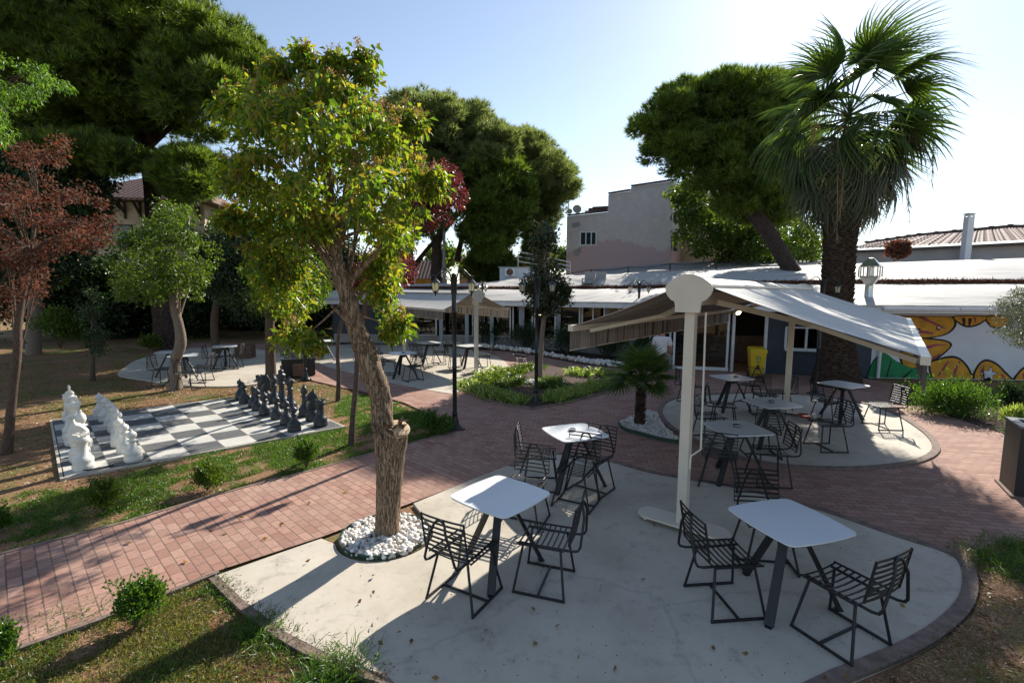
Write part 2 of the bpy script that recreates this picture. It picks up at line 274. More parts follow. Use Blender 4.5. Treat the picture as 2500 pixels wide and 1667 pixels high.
# ------------------------------------------------------------------ mesh helpers
class MB:
    def __init__(s): s.v = []; s.f = []; s.sm = []; s.uv = None
    def add(s, vs, fs, smooth=False):
        o = len(s.v); s.v += [tuple(p) for p in vs]; s.f += [tuple(i + o for i in f) for f in fs]; s.sm += [smooth] * len(fs); return s
    def box(s, c, size, rz=0.0, Mx=None):
        hx, hy, hz = size[0] / 2, size[1] / 2, size[2] / 2
        P = [Vector((x, y, z)) for x in (-hx, hx) for y in (-hy, hy) for z in (-hz, hz)]
        Q = Mx or Matrix.Rotation(rz, 3, 'Z'); c = Vector(c)
        return s.add([Q @ p + c for p in P], [(0, 1, 3, 2), (4, 6, 7, 5), (0, 4, 5, 1), (2, 3, 7, 6), (0, 2, 6, 4), (1, 5, 7, 3)])
    def bar(s, a, b, w, h, up=(0, 0, 1)):
        a, b = Vector(a), Vector(b); d = (b - a); L = d.length; d.normalize(); up = Vector(up)
        if abs(d.dot(up)) > .98: up = Vector((1, 0, 0))
        x = d.cross(up).normalized(); z = x.cross(d).normalized()
        return s.box((a + b) / 2, (w, L, h), Mx=Matrix((x, d, z)).transposed())
    def tube(s, pts, rad, n=8, caps=True, closed=False, rough=0.0, seed=0):
        pts = [Vector(p) for p in pts]; k = len(pts)
        if not hasattr(rad, '__len__'): rad = [rad] * k
        vs = []; t = (pts[1] - pts[0]).normalized(); u = t.orthogonal().normalized(); rr = random.Random(seed)
        lump = [rr.uniform(0, 6.28) for _ in range(4)]
        for i, p in enumerate(pts):
            if closed: t2 = (pts[(i + 1) % k] - pts[i - 1]).normalized()
            else: t2 = (pts[min(i + 1, k - 1)] - pts[max(i - 1, 0)]).normalized()
            u = (u - t2 * u.dot(t2)).normalized(); w = t2.cross(u)
            for j in range(n):
                a = 2 * math.pi * j / n; r = rad[i]
                if rough: r *= 1 + rough * (math.sin(3 * a + lump[0] + i * .35) * .5 + math.sin(5 * a + lump[1] + i * .6) * .35 + rr.uniform(-.5, .5) * .5)
                vs.append(p + (u * math.cos(a) + w * math.sin(a)) * r)
        fs = [(i * n + j, i * n + (j + 1) % n, (i + 1) * n + (j + 1) % n, (i + 1) * n + j) for i in range(k - 1) for j in range(n)]
        if closed: fs += [((k - 1) * n + j, (k - 1) * n + (j + 1) % n, (j + 1) % n, j) for j in range(n)]
        elif caps: s.add(vs, fs, True); s.add([vs[j] for j in range(n)], [tuple(range(n))[::-1]]); s.add([vs[(k - 1) * n + j] for j in range(n)], [tuple(range(n))]); return s
        return s.add(vs, fs, True)
    def lathe(s, prof, c=(0, 0, 0), n=20, smooth=True):
        c = Vector(c); vs = []
        for r, z in prof:
            for j in range(n): a = 2 * math.pi * j / n; vs.append(c + Vector((r * math.cos(a), r * math.sin(a), z)))
        fs = [(i * n + j, i * n + (j + 1) % n, (i + 1) * n + (j + 1) % n, (i + 1) * n + j) for i in range(len(prof) - 1) for j in range(n)]
        s.add(vs, fs, smooth)
        if prof[0][0] > 1e-4: s.add(vs[:n], [tuple(range(n))[::-1]])
        if prof[-1][0] > 1e-4: s.add(vs[-n:], [tuple(range(n))])
        return s
    def prism(s, poly, z0, z1, smooth=False):
        n = len(poly); vs = [(p[0], p[1], z0) for p in poly] + [(p[0], p[1], z1) for p in poly]
        return s.add(vs, [tuple(range(n))[::-1], tuple(range(n, 2 * n))] + [(i, (i + 1) % n, n + (i + 1) % n, n + i) for i in range(n)], smooth)
    def xform(s, Mx): s.v = [tuple(Mx @ Vector(p)) for p in s.v]; return s
    def build(s, name, mat, parent=None, **kw):
        me = bpy.data.meshes.new(name); me.from_pydata(s.v, [], s.f); me.polygons.foreach_set('use_smooth', s.sm); me.update()
        if s.uv is not None:
            ul = me.uv_layers.new(name='UVMap'); li = np.empty(len(me.loops), dtype=np.int32); me.loops.foreach_get('vertex_index', li)
            ul.data.foreach_set('uv', np.array(s.uv, dtype=np.float32)[li].ravel())
        return link(name, me, mat, parent, **kw)
def link(name, me, mat, parent=None, label=None, cat=None, group=None, kind=None):
    me.materials.append(mat); o = bpy.data.objects.new(name, me); col.objects.link(o)
    if parent: o.parent = parent
    tag(o, label, cat, group, kind); return o
def tag(o, label=None, cat=None, group=None, kind=None):
    for k_, v_ in (('label', label), ('category', cat), ('group', group), ('kind', kind)):
        if v_: o[k_] = v_
    return o
def thing(name, label, cat, loc=(0, 0, 0), rz=0.0, group=None):
    o = bpy.data.objects.new(name, None); o.empty_display_size = .1; col.objects.link(o); o.location = loc; o.rotation_euler = (0, 0, rz)
    return tag(o, label, cat, group)
KIDS = {}
def reg(root):
    """remember children, for copying"""
    KIDS[root.name] = [(c, [g for g in bpy.data.objects if g.parent == c]) for c in bpy.data.objects if c.parent == root]; return root
def dup(root, loc, rz, label, group=None):
    r = root.copy(); col.objects.link(r); r.location = loc; r.rotation_euler = (0, 0, rz); r['label'] = label
    if group: r['group'] = group
    for ch, gs in KIDS[root.name]:
        c = ch.copy(); col.objects.link(c); c.parent = r
        for g in gs:
            d = g.copy(); col.objects.link(d); d.parent = c
    return r
def structure(name, mb, mat, **kw): return mb.build(name, mat, kind='structure', **kw)

def fastmesh(name, V, F, mat, parent=None, uv=None, **kw):
    """V (n,3) float array, F (m,k) int array with k 3 or 4"""
    me = bpy.data.meshes.new(name); V = np.ascontiguousarray(V, dtype=np.float32); F = np.ascontiguousarray(F, dtype=np.int32); k_ = F.shape[1]
    me.vertices.add(len(V)); me.vertices.foreach_set('co', V.ravel())
    me.loops.add(F.size); me.loops.foreach_set('vertex_index', F.ravel())
    me.polygons.add(len(F)); me.polygons.foreach_set('loop_start', np.arange(0, F.size, k_, dtype=np.int32))
    me.update(calc_edges=True); me.validate(); return link(name, me, mat, parent, **kw)

def norm(a): return a / np.maximum(1e-9, np.linalg.norm(a, axis=1, keepdims=True))
def leaf_arrays(P, D, L, W, fold=0.25, droop=0.0):
    """folded diamond leaves: base P, direction D, length L, width W"""
    n = len(P); D = norm(D); Rn = norm(rng.normal(size=(n, 3))); S = norm(np.cross(D, Rn)); Nn = np.cross(S, D)
    L = np.broadcast_to(np.asarray(L, float), (n,))[:, None]; W = np.broadcast_to(np.asarray(W, float), (n,))[:, None]
    tip = P + D * L; tip[:, 2:3] -= droop * L
    mid = P + D * L * .45
    a = mid + S * W * .5 + Nn * W * fold; b_ = mid - S * W * .5 + Nn * W * fold
    V = np.stack([P, a, tip, b_], 1).reshape(-1, 3); i = np.arange(n)[:, None] * 4
    F = np.concatenate([i + [[0, 1, 2]], i + [[0, 2, 3]]], 0)
    return V, F
def blade_arrays(P, D, L, W):
    """thin triangles"""
    n = len(P); D = norm(D); S = norm(np.cross(D, norm(rng.normal(size=(n, 3)))))
    L = np.broadcast_to(np.asarray(L, float), (n,))[:, None]; W = np.broadcast_to(np.asarray(W, float), (n,))[:, None]
    V = np.stack([P - S * W * .5, P + S * W * .5, P + D * L], 1).reshape(-1, 3)
    return V, np.arange(3 * n).reshape(n, 3)
def blade2_arrays(P, D, L, W, bend=0.5):
    """two-segment bent blade (quad + tri as 3 tris)"""
    n = len(P); D = norm(D); S = norm(np.cross(D, norm(rng.normal(size=(n, 3)))))
    L = np.broadcast_to(np.asarray(L, float), (n,))[:, None]; W = np.broadcast_to(np.asarray(W, float), (n,))[:, None]
    H = D.copy(); H[:, 2] = 0; H += rng.normal(size=H.shape) * .15; mid = P + D * L * .55; tip = mid + (D * (1 - bend) + H * bend) * L * .5; tip[:, 2:3] -= bend * L * .12
    V = np.stack([P - S * W * .5, P + S * W * .5, mid - S * W * .45, mid + S * W * .45, tip], 1).reshape(-1, 3); i = np.arange(n)[:, None] * 5
    return V, np.concatenate([i + [[0, 1, 3]], i + [[0, 3, 2]], i + [[2, 3, 4]]], 0)
def merge(parts):
    Vs, Fs, o = [], [], 0
    for V, F in parts: Vs.append(V); Fs.append(F + o); o += len(V)
    return np.concatenate(Vs), np.concatenate(Fs)
def blob_points(blobs, dens, shell=0.55, top=0.0):
    """points in a set of (centre, radius[, squash]) blobs; returns points and outward directions"""
    Ps, Ds = [], []
    for bl in blobs:
        c, r = np.array(bl[0]), bl[1]; sq = bl[2] if len(bl) > 2 else 0.85
        n = max(6, int(dens * r * r)); d = norm(rng.normal(size=(n, 3)))
        if top: d[:, 2] = np.where(rng.random(n) < top, np.abs(d[:, 2]), d[:, 2])
        u = (shell + (1 - shell) * rng.random(n) ** .6)[:, None] if shell > 0 else (rng.random(n) ** .33)[:, None]
        lump = 1 + .2 * np.sin(d[:, :1] * 5 + c[0] * 3) + .18 * np.sin(d[:, 1:2] * 7 + c[1] * 5) + .18 * np.sin(d[:, 2:3] * 6 + c[2] * 4 + d[:, :1] * 4)
        lump = lump * (1 + np.where(rng.random((n, 1)) < .22, rng.exponential(.28, (n, 1)), 0))
        p = c + d * r * u * lump * np.array([1, 1, sq]); Ps.append(p); Ds.append(d)
    return np.concatenate(Ps), np.concatenate(Ds)
def clump_points(blobs, m_r2, rs, n_per, shell=.6, top=0.0, squash=.8, minm=5):
    """leaf clusters: every blob carries small clumps, with gaps between them"""
    Ps, Ds = [], []
    for bl in blobs:
        c, r = np.array(bl[0]), bl[1]; k_ = max(minm, int(m_r2 * r * r)); d = norm(rng.normal(size=(k_, 3)))
        if top: d[:, 2] = np.where(rng.random(k_) < top, np.abs(d[:, 2]), d[:, 2])
        u = (shell + (1.12 - shell) * rng.random(k_) ** .7)[:, None]; cc = c + d * r * u * np.array([1, 1, .85]); rr_ = rs * rng.uniform(.6, 1.35, (k_, 1))
        q = norm(rng.normal(size=(k_, n_per, 3))[:, :, :].reshape(-1, 3)).reshape(k_, n_per, 3); v_ = (.25 + .75 * rng.random((k_, n_per, 1)) ** .5)
        p = cc[:, None, :] + q * v_ * rr_[:, None, :] * np.array([1, 1, squash]); Ps.append(p.reshape(-1, 3)); Ds.append(norm((q * .8 + d[:, None, :] * .7).reshape(-1, 3)))
    return np.concatenate(Ps), np.concatenate(Ds)
def inpoly(x, y, poly):
    c = False; n = len(poly)
    for i in range(n):
        x1, y1 = poly[i]; x2, y2 = poly[(i + 1) % n]
        if (y1 > y) != (y2 > y) and x < (x2 - x1) * (y - y1) / (y2 - y1) + x1: c = not c
    return c
def edist(x, y, poly):
    best = 1e9; n = len(poly)
    for i in range(n):
        x1, y1 = poly[i]; x2, y2 = poly[(i + 1) % n]; dx, dy = x2 - x1, y2 - y1; t = max(0, min(1, ((x - x1) * dx + (y - y1) * dy) / (dx * dx + dy * dy + 1e-9)))
        best = min(best, math.hypot(x - x1 - t * dx, y - y1 - t * dy))
    return best
def crown_blobs(poly, D, thick, n, rpx, seed=1):
    """fill a crown outline (seen from the terrace) with round clumps that also have depth"""
    rr = random.Random(seed); xs = [p[0] for p in poly]; ys = [p[1] for p in poly]; out = []; tries = 0; cand = []
    mx = max(8.0, max(edist(rr.uniform(min(xs), max(xs)), rr.uniform(min(ys), max(ys)), poly) for _ in range(60)) * .6)
    while len(out) < n and tries < n * 60:
        tries += 1; x, y = rr.uniform(min(xs), max(xs)), rr.uniform(min(ys), max(ys))
        if not inpoly(x, y, poly): continue
        e = edist(x, y, poly); r = rpx * rr.uniform(.65, 1.2)
        if e < r * .8:
            r = max(rpx * .4, min(r, e * 1.2))
            if e < r * .7: continue
        k_ = min(1, e / mx); dep = rr.uniform(-1, 1) * thick * math.sqrt(max(0, 1 - (1 - k_) ** 2))
        if any(abs(x - a) + abs(y - b_) + abs(dep - dd) * ppm(D) * .7 < rpx * .62 for a, b_, dd in cand): continue
        cand.append((x, y, dep)); out.append((atd(x, y, D + dep), r / ppm(D + dep)))
    return out
def foliage(name, blobs, mat, parent, dens, L, W, shell=.45, outw=.7, droop=.3, **kw):
    rs = L * 1.9; per = 22; P, Dn = clump_points(blobs, dens / per, rs, per, min(.35, shell)); n = len(P)
    D = Dn * outw + rng.normal(size=(n, 3)) * .8; D[:, 2] -= droop
    V, F = leaf_arrays(P, D, L * rng.uniform(.6, 1.25, n), W * rng.uniform(.7, 1.2, n), droop=droop * .5)
    return fastmesh(name, V, F, mat, parent, **kw)
def needles(name, blobs, mat, parent, dens, L, W, per=9, up=.5, shell=.75, top=.3, **kw):
    per_c = 44; P, Dn = clump_points(blobs, dens / per_c * 1.15, L * 1.6, per_c, .70, top, .6); n = len(P); A = Dn.copy(); A[:, 2] += up; A = norm(A)
    Pm = np.repeat(P, per, 0); Dm = np.repeat(A, per, 0) + rng.normal(size=(n * per, 3)) * .45
    V, F = blade_arrays(Pm, Dm, L * rng.uniform(.6, 1.2, n * per), W)
    return fastmesh(name, V, F, mat, parent, **kw)
def limb(mb, a, b_, r0, r1, n=6, sag=0.0, wob=.06, seg=6, seed=0, rough=.1):
    a, b_ = Vector(a), Vector(b_); L = (b_ - a).length; rr = random.Random(seed); pts = []
    o1 = Vector((rr.uniform(-1, 1), rr.uniform(-1, 1), rr.uniform(-.5, 1))) * wob * L
    for i in range(seg + 1):
        t = i / seg; pts.append(a.lerp(b_, t) + o1 * math.sin(math.pi * t) + Vector((0, 0, -sag * L * math.sin(math.pi * t))))
    mb.tube(pts, [r0 + (r1 - r0) * (i / seg) ** .8 for i in range(seg + 1)], n, rough=rough, seed=seed); return pts
def branches(mb, fork, blobs, r0, k=10, seed=0, twigs=2, thin=.25):
    rr = random.Random(seed); bl = sorted(blobs, key=lambda q: -q[1])[:k * 2]; rr.shuffle(bl)
    for i, q in enumerate(bl[:k]):
        c = Vector(q[0]); pts = limb(mb, fork, c, r0 * rr.uniform(.5, .9), r0 * thin * .5, 6, -.06, .08, 6, seed + i)
        for j in range(twigs):
            p = pts[rr.choice((2, 3, 4, 5))]; e = c + Vector((rr.uniform(-1, 1), rr.uniform(-1, 1), rr.uniform(-.6, 1))) * q[1] * .9
            limb(mb, p, e, r0 * .22, r0 * .06, 4, 0, .1, 4, seed * 7 + i * 5 + j)
def trunk_px(mb, pts, D, n=12, rough=.12, seed=3, sub=4):
    """trunk through picture points (x, y, half width px) standing at distance D"""
    P = [(atd(x, y, D + (dd[0] if dd else 0)), r / ppm(D)) for x, y, r, *dd in pts]; Q = []; Rr = []
    for i in range(len(P) - 1):
        for j in range(sub):
            t = j / sub; p0, p1, p2, p3 = P[max(0, i - 1)][0], P[i][0], P[i + 1][0], P[min(len(P) - 1, i + 2)][0]
            q = .5 * ((2 * p1) + (p2 - p0) * t + (2 * p0 - 5 * p1 + 4 * p2 - p3) * t * t + (3 * p1 - p0 - 3 * p2 + p3) * t ** 3)
            Q.append(q); Rr.append(P[i][1] * (1 - t) + P[i + 1][1] * t)
    Q.append(P[-1][0]); Rr.append(P[-1][1]); mb.tube(Q, Rr, n, rough=rough, seed=seed); return Q
def flat(poly, z, th=0.0, hole=None):
    """polygon sheet from picture points lying on the ground"""
    P = [at(x, y, 0) for x, y in poly]; return flatw([(p.x, p.y) for p in P], z, th)
def flatw(P, z, th=0.0):
    bm = bmesh.new(); vs = [bm.verts.new((p[0], p[1], z)) for p in P]; f = bm.faces.new(vs)
    if f.normal.z < 0: f.normal_flip()
    if th:
        r_ = bmesh.ops.extrude_face_region(bm, geom=[f]); 
        for g in r_['geom']:
            if isinstance(g, bmesh.types.BMVert): g.co.z -= th
        f2 = [g for g in r_['geom'] if isinstance(g, bmesh.types.BMFace)]
    bmesh.ops.recalc_face_normals(bm, faces=bm.faces[:]); bmesh.ops.triangulate(bm, faces=bm.faces[:])
    mb = MB(); bm.verts.index_update(); mb.add([v.co[:] for v in bm.verts], [[v.index for v in f.verts] for f in bm.faces]); bm.free(); return mb
def smooth_poly(P, closed=True, sub=6):
    P = [Vector((p[0], p[1])) for p in P]; n = len(P); out = []
    for i in range(n if closed else n - 1):
        g = (lambda k_: P[k_ % n]) if closed else (lambda k_: P[max(0, min(n - 1, k_))])
        p0, p1, p2, p3 = g(i - 1), g(i), g(i + 1), g(i + 2)
        for j in range(sub):
            t = j / sub; out.append(.5 * ((2 * p1) + (p2 - p0) * t + (2 * p0 - 5 * p1 + 4 * p2 - p3) * t * t + (3 * p1 - p0 - 3 * p2 + p3) * t ** 3))
    if not closed: out.append(P[-1])
    return [(q.x, q.y) for q in out]
def band(P, w, z0, z1, closed=False, off=0.0):
    """a kerb strip of width w along world points"""
    n = len(P); mb = MB(); L = []; Rr = []
    for i in range(n):
        a = Vector(P[i - 1] if (i or closed) else P[0]); b_ = Vector(P[(i + 1) % n] if (i < n - 1 or closed) else P[-1]); d = (b_ - a).normalized(); nn = Vector((-d.y, d.x)); p = Vector(P[i])
        L.append(p + nn * off); Rr.append(p + nn * (off + w))
    vs = [(p.x, p.y, z) for p, z in [(q, z1) for q in L] + [(q, z1) for q in Rr] + [(q, z0) for q in L] + [(q, z0) for q in Rr]]; fs = []
    for i in range(n if closed else n - 1):
        j = (i + 1) % n; fs += [(i, j, n + j, n + i), (i, 2 * n + i, 2 * n + j, j), (n + i, n + j, 3 * n + j, 3 * n + i)]
    if not closed: fs += [(0, n, 3 * n, 2 * n), (n - 1, 3 * n - 1, 4 * n - 1, 2 * n - 1)][:2]
    mb.add(vs, fs); return mb

# ================================================================== THE SETTING
structure('ground', flatw([(-400, -60), (400, -60), (400, 500), (-400, 500)], -0.03), M['ground'])
def brick_sheet(name, P, z, mat, ang):
    mb = flatw(P, z); ca, sa = math.cos(ang), math.sin(ang); mb.uv = [(p[0] * ca + p[1] * sa, -p[0] * sa + p[1] * ca) for p in mb.v]; return structure(name, mb, mat)
up_edge = [(p.x, p.y) for p in (at(x, y) for x, y in [(-260, 1345), (0, 1274), (140, 1238), (280, 1202), (380, 1172), (480, 1142), (600, 1110), (712, 1082), (860, 1040), (960, 1014), (1062, 988)])]
lo_edge = [(p.x, p.y) for p in (at(x, y) for x, y in [(-260, 1600), (36, 1486), (216, 1422), (392, 1354), (500, 1310), (745, 1230), (950, 1152), (1166, 1070)])]
_d = (Vector(up_edge[0]) - Vector(up_edge[3])).normalized(); _u = Vector(up_edge[0]) + _d * 5; _l = Vector(lo_edge[0]) + _d * 5
brick_sheet('brick_path', [(_l.x, _l.y)] + lo_edge + up_edge[::-1] + [(_u.x, _u.y)], 0.0, M['brick_path'], R(47 + 90))
# plaza pavers to the right of and behind the path (its outline meets the lawn on the left)
lawn_edge = [at(x, y) for x, y in [(1062, 988), (1000, 958), (930, 925), (870, 908), (780, 888), (694, 868), (640, 850), (600, 838), (560, 826), (430, 800)]]
PL = [(p.x, p.y) for p in lawn_edge]
plaza = [lo_edge[-1]] + PL + [(-16, 24), (-9, 23.2), (-.2, 21.2), (3, 19.6), (5, 17.6), (5.6, 16.5), (7.3, 16.05), (11, 15)] + [(12.2, 12.2), (17, 10.6), (24, 9.5), (24, 3), (9, 3.9), (5.6, 4.5), (4.6, 4.55), (4.0, 4.8), (2.5, 5.6), (1.2, 6.6)]
brick_sheet('brick_plaza', plaza, 0.001, M['brick_plaza'], 0)

def patio(name, P, z=0.010, curbw=.10):
    structure(name, flatw(P, z, .05), M['concrete'])
def rawpx(L): return [(p.x, p.y) for p in (at(x, y) for x, y in L)]
# front patio
fp_curve = smooth_poly(rawpx([(1166, 1070), (1215, 1050), (1285, 1040), (1400, 1056), (1505, 1084), (1700, 1118), (1900, 1172), (2060, 1226), (2190, 1268), (2238, 1305), (2245, 1370), (2205, 1430), (2110, 1495), (1940, 1568)]), False, 4)
t_last = Vector(fp_curve[-1])
fp = rawpx([(500, 1322), (640, 1272), (742, 1236), (775, 1250)]) 
pit_c = at(885, 1233); pit_r = .475
pit_poly = [(pit_c.x + .52 * math.cos(a) * 1.0, pit_c.y + .50 * math.sin(a)) for a in np.linspace(R(200), R(385), 14)]
fp = rawpx([(500, 1322), (640, 1272), (738, 1238)]) + pit_poly + rawpx([(950, 1157), (1060, 1112)]) + fp_curve + [(t_last.x - .5, t_last.y - .22), (t_last.x - 1.2, t_last.y - .38), (.3, 2.45), (-.6, 2.4)] + rawpx([(905, 1570), (800, 1528), (655, 1452), (560, 1380)])
patio('front_patio', fp)
structure('patio_kerb', band(fp_curve + [(t_last.x - .5, t_last.y - .22), (t_last.x - 1.2, t_last.y - .38)], -.11, -.02, .016), M['curb'])
structure('path_kerb', band([(_u.x, _u.y)] + up_edge, .05, -.03, .008), M['curb']); structure('path_kerb', band([(_l.x, _l.y)] + lo_edge[:5], -.05, -.03, .008), M['curb'])
structure('patio_kerb', band(smooth_poly(rawpx([(500, 1322), (560, 1380), (655, 1452), (800, 1528), (905, 1570)]) + [(-.6, 2.4)], False, 5), -.075, -.02, .012), M['curb'])
# second patio
e2 = smooth_poly(rawpx([(1510, 945), (1535, 918), (1620, 906), (1760, 902), (1900, 912), (2030, 938), (2120, 985), (2160, 1030), (2120, 1062), (2010, 1078), (1880, 1079), (1760, 1068), (1660, 1042), (1580, 1008), (1530, 978)]), True, 5)
patio('round_patio', e2); structure('patio_kerb', band(e2, -.11, -.02, .03, True), M['curb'])
# patio under the far awning and the one by the pine
e3 = rawpx([(894, 878), (965, 893), (1037, 905), (1078, 890), (1120, 872)]) + smooth_poly(rawpx([(1160, 852), (1168, 840), (1150, 824), (1110, 809), (1040, 797)]), False, 4) + rawpx([(940, 792), (800, 790), (715, 800), (700, 822), (760, 845)])
patio('far_patio', e3)
e4 = smooth_poly(rawpx([(272, 862), (330, 872), (400, 884), (500, 888), (590, 882), (668, 862), (690, 836), (640, 812), (560, 800), (440, 800), (330, 822), (285, 845)]), True, 4)
patio('pine_patio', e4)
# planting bed and other mulch areas
bed = rawpx([(1053, 893), (1085, 868), (1165, 846), (1230, 840), (1340, 848), (1448, 868), (1452, 880), (1400, 900), (1300, 926), (1224, 940), (1140, 925)])
structure('flower_bed', flatw(bed, 0.03, .05), M['mulch']); structure('bed_kerb', band(bed, .05, -.02, .045, True), M['curb'])
wallbed = rawpx([(1095, 800), (1160, 806), (1240, 818), (1330, 836), (1420, 846), (1500, 850)]) + [(5.3, 17.2), (4.9, 18.9), (3, 20.8), (0, 22.6), (-9, 24)] + rawpx([(860, 782), (980, 790)])
structure('shrub_bed', flatw(wallbed, 0.025), M['mulch'])
rightbed = rawpx([(2352, 1240), (2260, 1262), (2235, 1300), (2262, 1345), (2235, 1410), (2170, 1475), (2050, 1545)]) + [(2.4, 2.4), (3.0, .5), (9, .5), (9, 4)]
structure('right_bed', flatw(rightbed, 0.006), M['ground'])
hedgebed = rawpx([(2075, 925), (2180, 955), (2270, 985), (2352, 1010), (2600, 1060), (2600, 900), (2352, 895), (2060, 885)])
structure('hedge_bed', flatw(hedgebed, 0.012), M['mulch'])

# ---------------------------------------------------------------- grass (stuff)
def grass_patch(name, poly, n, L, W, mat, thr=None, z=-.03, label=None, seed=1, flatn=False):
    P = np.array(poly); lo, hi = P.min(0), P.max(0); q = rng.uniform(lo, hi, (n * 3, 2)); x, y = q[:, 0], q[:, 1]; ins = np.zeros(len(q), bool); k_ = len(P)
    for i in range(k_):
        x1, y1 = P[i]; x2, y2 = P[(i + 1) % k_]; c = ((y1 > y) != (y2 > y)) & (x < (x2 - x1) * (y - y1) / (y2 - y1 + 1e-12) + x1); ins ^= c
    q = q[ins]
    if thr is not None:
        f = np.sin(q[:, 0] * 2.3 + seed) * np.sin(q[:, 1] * 1.9 + 2 * seed) + .7 * np.sin(q[:, 0] * 5.1 + q[:, 1] * 4.3) + .6 * np.sin(q[:, 0] * 9.7 - q[:, 1] * 8.1 + seed) + .5 * np.sin(q[:, 0] * 17 + 3 * np.sin(q[:, 1] * 7)) + rng.normal(size=len(q)) * .5
        q = q[f > thr]
    q = q[:n]; m_ = len(q); P3 = np.c_[q, np.full(m_, z)]; D = np.c_[rng.normal(size=(m_, 2)) * .55, np.ones(m_) * (.12 if flatn else 1)]
    V, F = blade2_arrays(P3, D, L * rng.uniform(.45, 1.3, m_), W, .6)
    return fastmesh(name, V, F, mat, kind='stuff', label=label)
soil_left = [(-9.5, 3.0)] + [p for p in up_edge] + [tuple(p) for p in PL[:8]] + [(-15, 18), (-24, 16), (-20, 7)]
near_left = [p for p in up_edge[:-1]] + rawpx([(1062, 984), (1000, 955), (880, 905), (790, 905), (760, 955)]) + [(-6.3 + .4, 6.35)] + [(-9, 5.9), (-8, 4)]
grass_patch('lawn_grass', soil_left, 80000, .05, .008, M['grass'], .75, label='short patchy turf around the giant chess board')
grass_patch('lawn_grass', near_left, 120000, .06, .007, M['grass_green'], -.25, label='brighter green turf between the chess board and the brick path')
front_turf = [p for p in lo_edge[:5]] + rawpx([(505, 1335), (560, 1392), (652, 1462), (795, 1540)]) + [(-.8, 2.4), (-.6, 1.2), (-4, 1.2)]
grass_patch('front_grass', front_turf, 70000, .05, .0045, M['grass'], -.1, label='dry and green turf in the bottom left corner')
grass_patch('front_grass', front_turf, 14000, .07, .005, M['grass_green'], .75, label='greener tufts of turf in the bottom left corner', seed=4)
def tuft(x, y, n, r, L, mat=M['grass_green'], z=0.0, W=.006):
    c = at(x, y); q = rng.normal(size=(n, 2)) * r + [c.x, c.y]; P3 = np.c_[q, np.full(n, z)]; D = np.c_[rng.normal(size=(n, 2)) * .8, np.ones(n)]
    return blade2_arrays(P3, D, L * rng.uniform(.5, 1.2, n), W, .7)
V, F = merge([tuft(x, y, n, r, L, z=-.03) for x, y, n, r, L in [(500, 1345, 260, .10, .12), (535, 1372, 200, .08, .1), (590, 1440, 380, .10, .17), (625, 1475, 260, .10, .14), (770, 1545, 600, .13, .22), (735, 1560, 300, .10, .2), (380, 1530, 240, .12, .10), (100, 1440, 300, .2, .10), (180, 1420, 260, .16, .10), (330, 1360, 200, .12, .08), (2290, 1290, 700, .16, .22), (2340, 1260, 500, .14, .2), (2335, 1330, 300, .1, .15), (2352, 1000, 300, .14, .3)]])
fastmesh('grass_tufts', V, F, M['grass_green'], kind='stuff', label='longer grass tufts growing along the patio edges')
grass_patch('bed_litter', rightbed, 26000, .045, .009, M['litter_needle'], -.6, z=.006, label='brown leaf litter in the shaded bed at the bottom right', seed=13, flatn=True)
grass_patch('bed_litter', rightbed, 9000, .05, .005, M['grass'], .3, z=0, label='dry grass and weeds in the shaded bed at the bottom right')
litter = [(-9.5, 3.0)] + up_edge[:-1] + [tuple(p) for p in PL[1:8]] + [(-15, 18), (-24, 16), (-20, 7)]
grass_patch('needle_litter', litter, 150000, .055, .008, M['litter_needle'], -1.2, label='rusty pine needle litter over the shaded lawn', seed=7, flatn=True)
grass_patch('needle_litter', front_turf, 60000, .04, .005, M['litter_needle'], -.9, label='dry brown litter between the turf at the bottom left', seed=9, flatn=True)
# spider plants / low flowers in the bed
V, F = merge([tuft(x + random.uniform(-6, 6), y + random.uniform(-3, 3), 170, .15, .40, z=.03, W=.022) for x, y in [(1075, 890), (1092, 903), (1115, 908), (1140, 915), (1165, 920), (1190, 928), (1270, 920), (1292, 915), (1318, 906), (1345, 900), (1365, 893), (1390, 890), (1412, 884), (1432, 878), (1440, 870), (1405, 868), (1380, 864), (1350, 866), (1322, 862), (1120, 866), (1145, 858)]])
fastmesh('border_plants', V, F, M['spider'], kind='stuff', label='pale striped grasses along the edge of the flower bed')
V, F = merge([tuft(x + random.uniform(-6, 6), y + random.uniform(-3, 3), 190, .16, .36, z=.03, W=.026) for x, y in [(1100, 882), (1125, 884), (1150, 888), (1165, 866), (1185, 858), (1205, 850), (1230, 847), (1192, 882), (1262, 880), (1266, 893), (1258, 890), (1140, 872)]])
fastmesh('flower_plants', V, F, M['leaf_green'], kind='stuff', label='green leafy ground cover inside the flower bed')

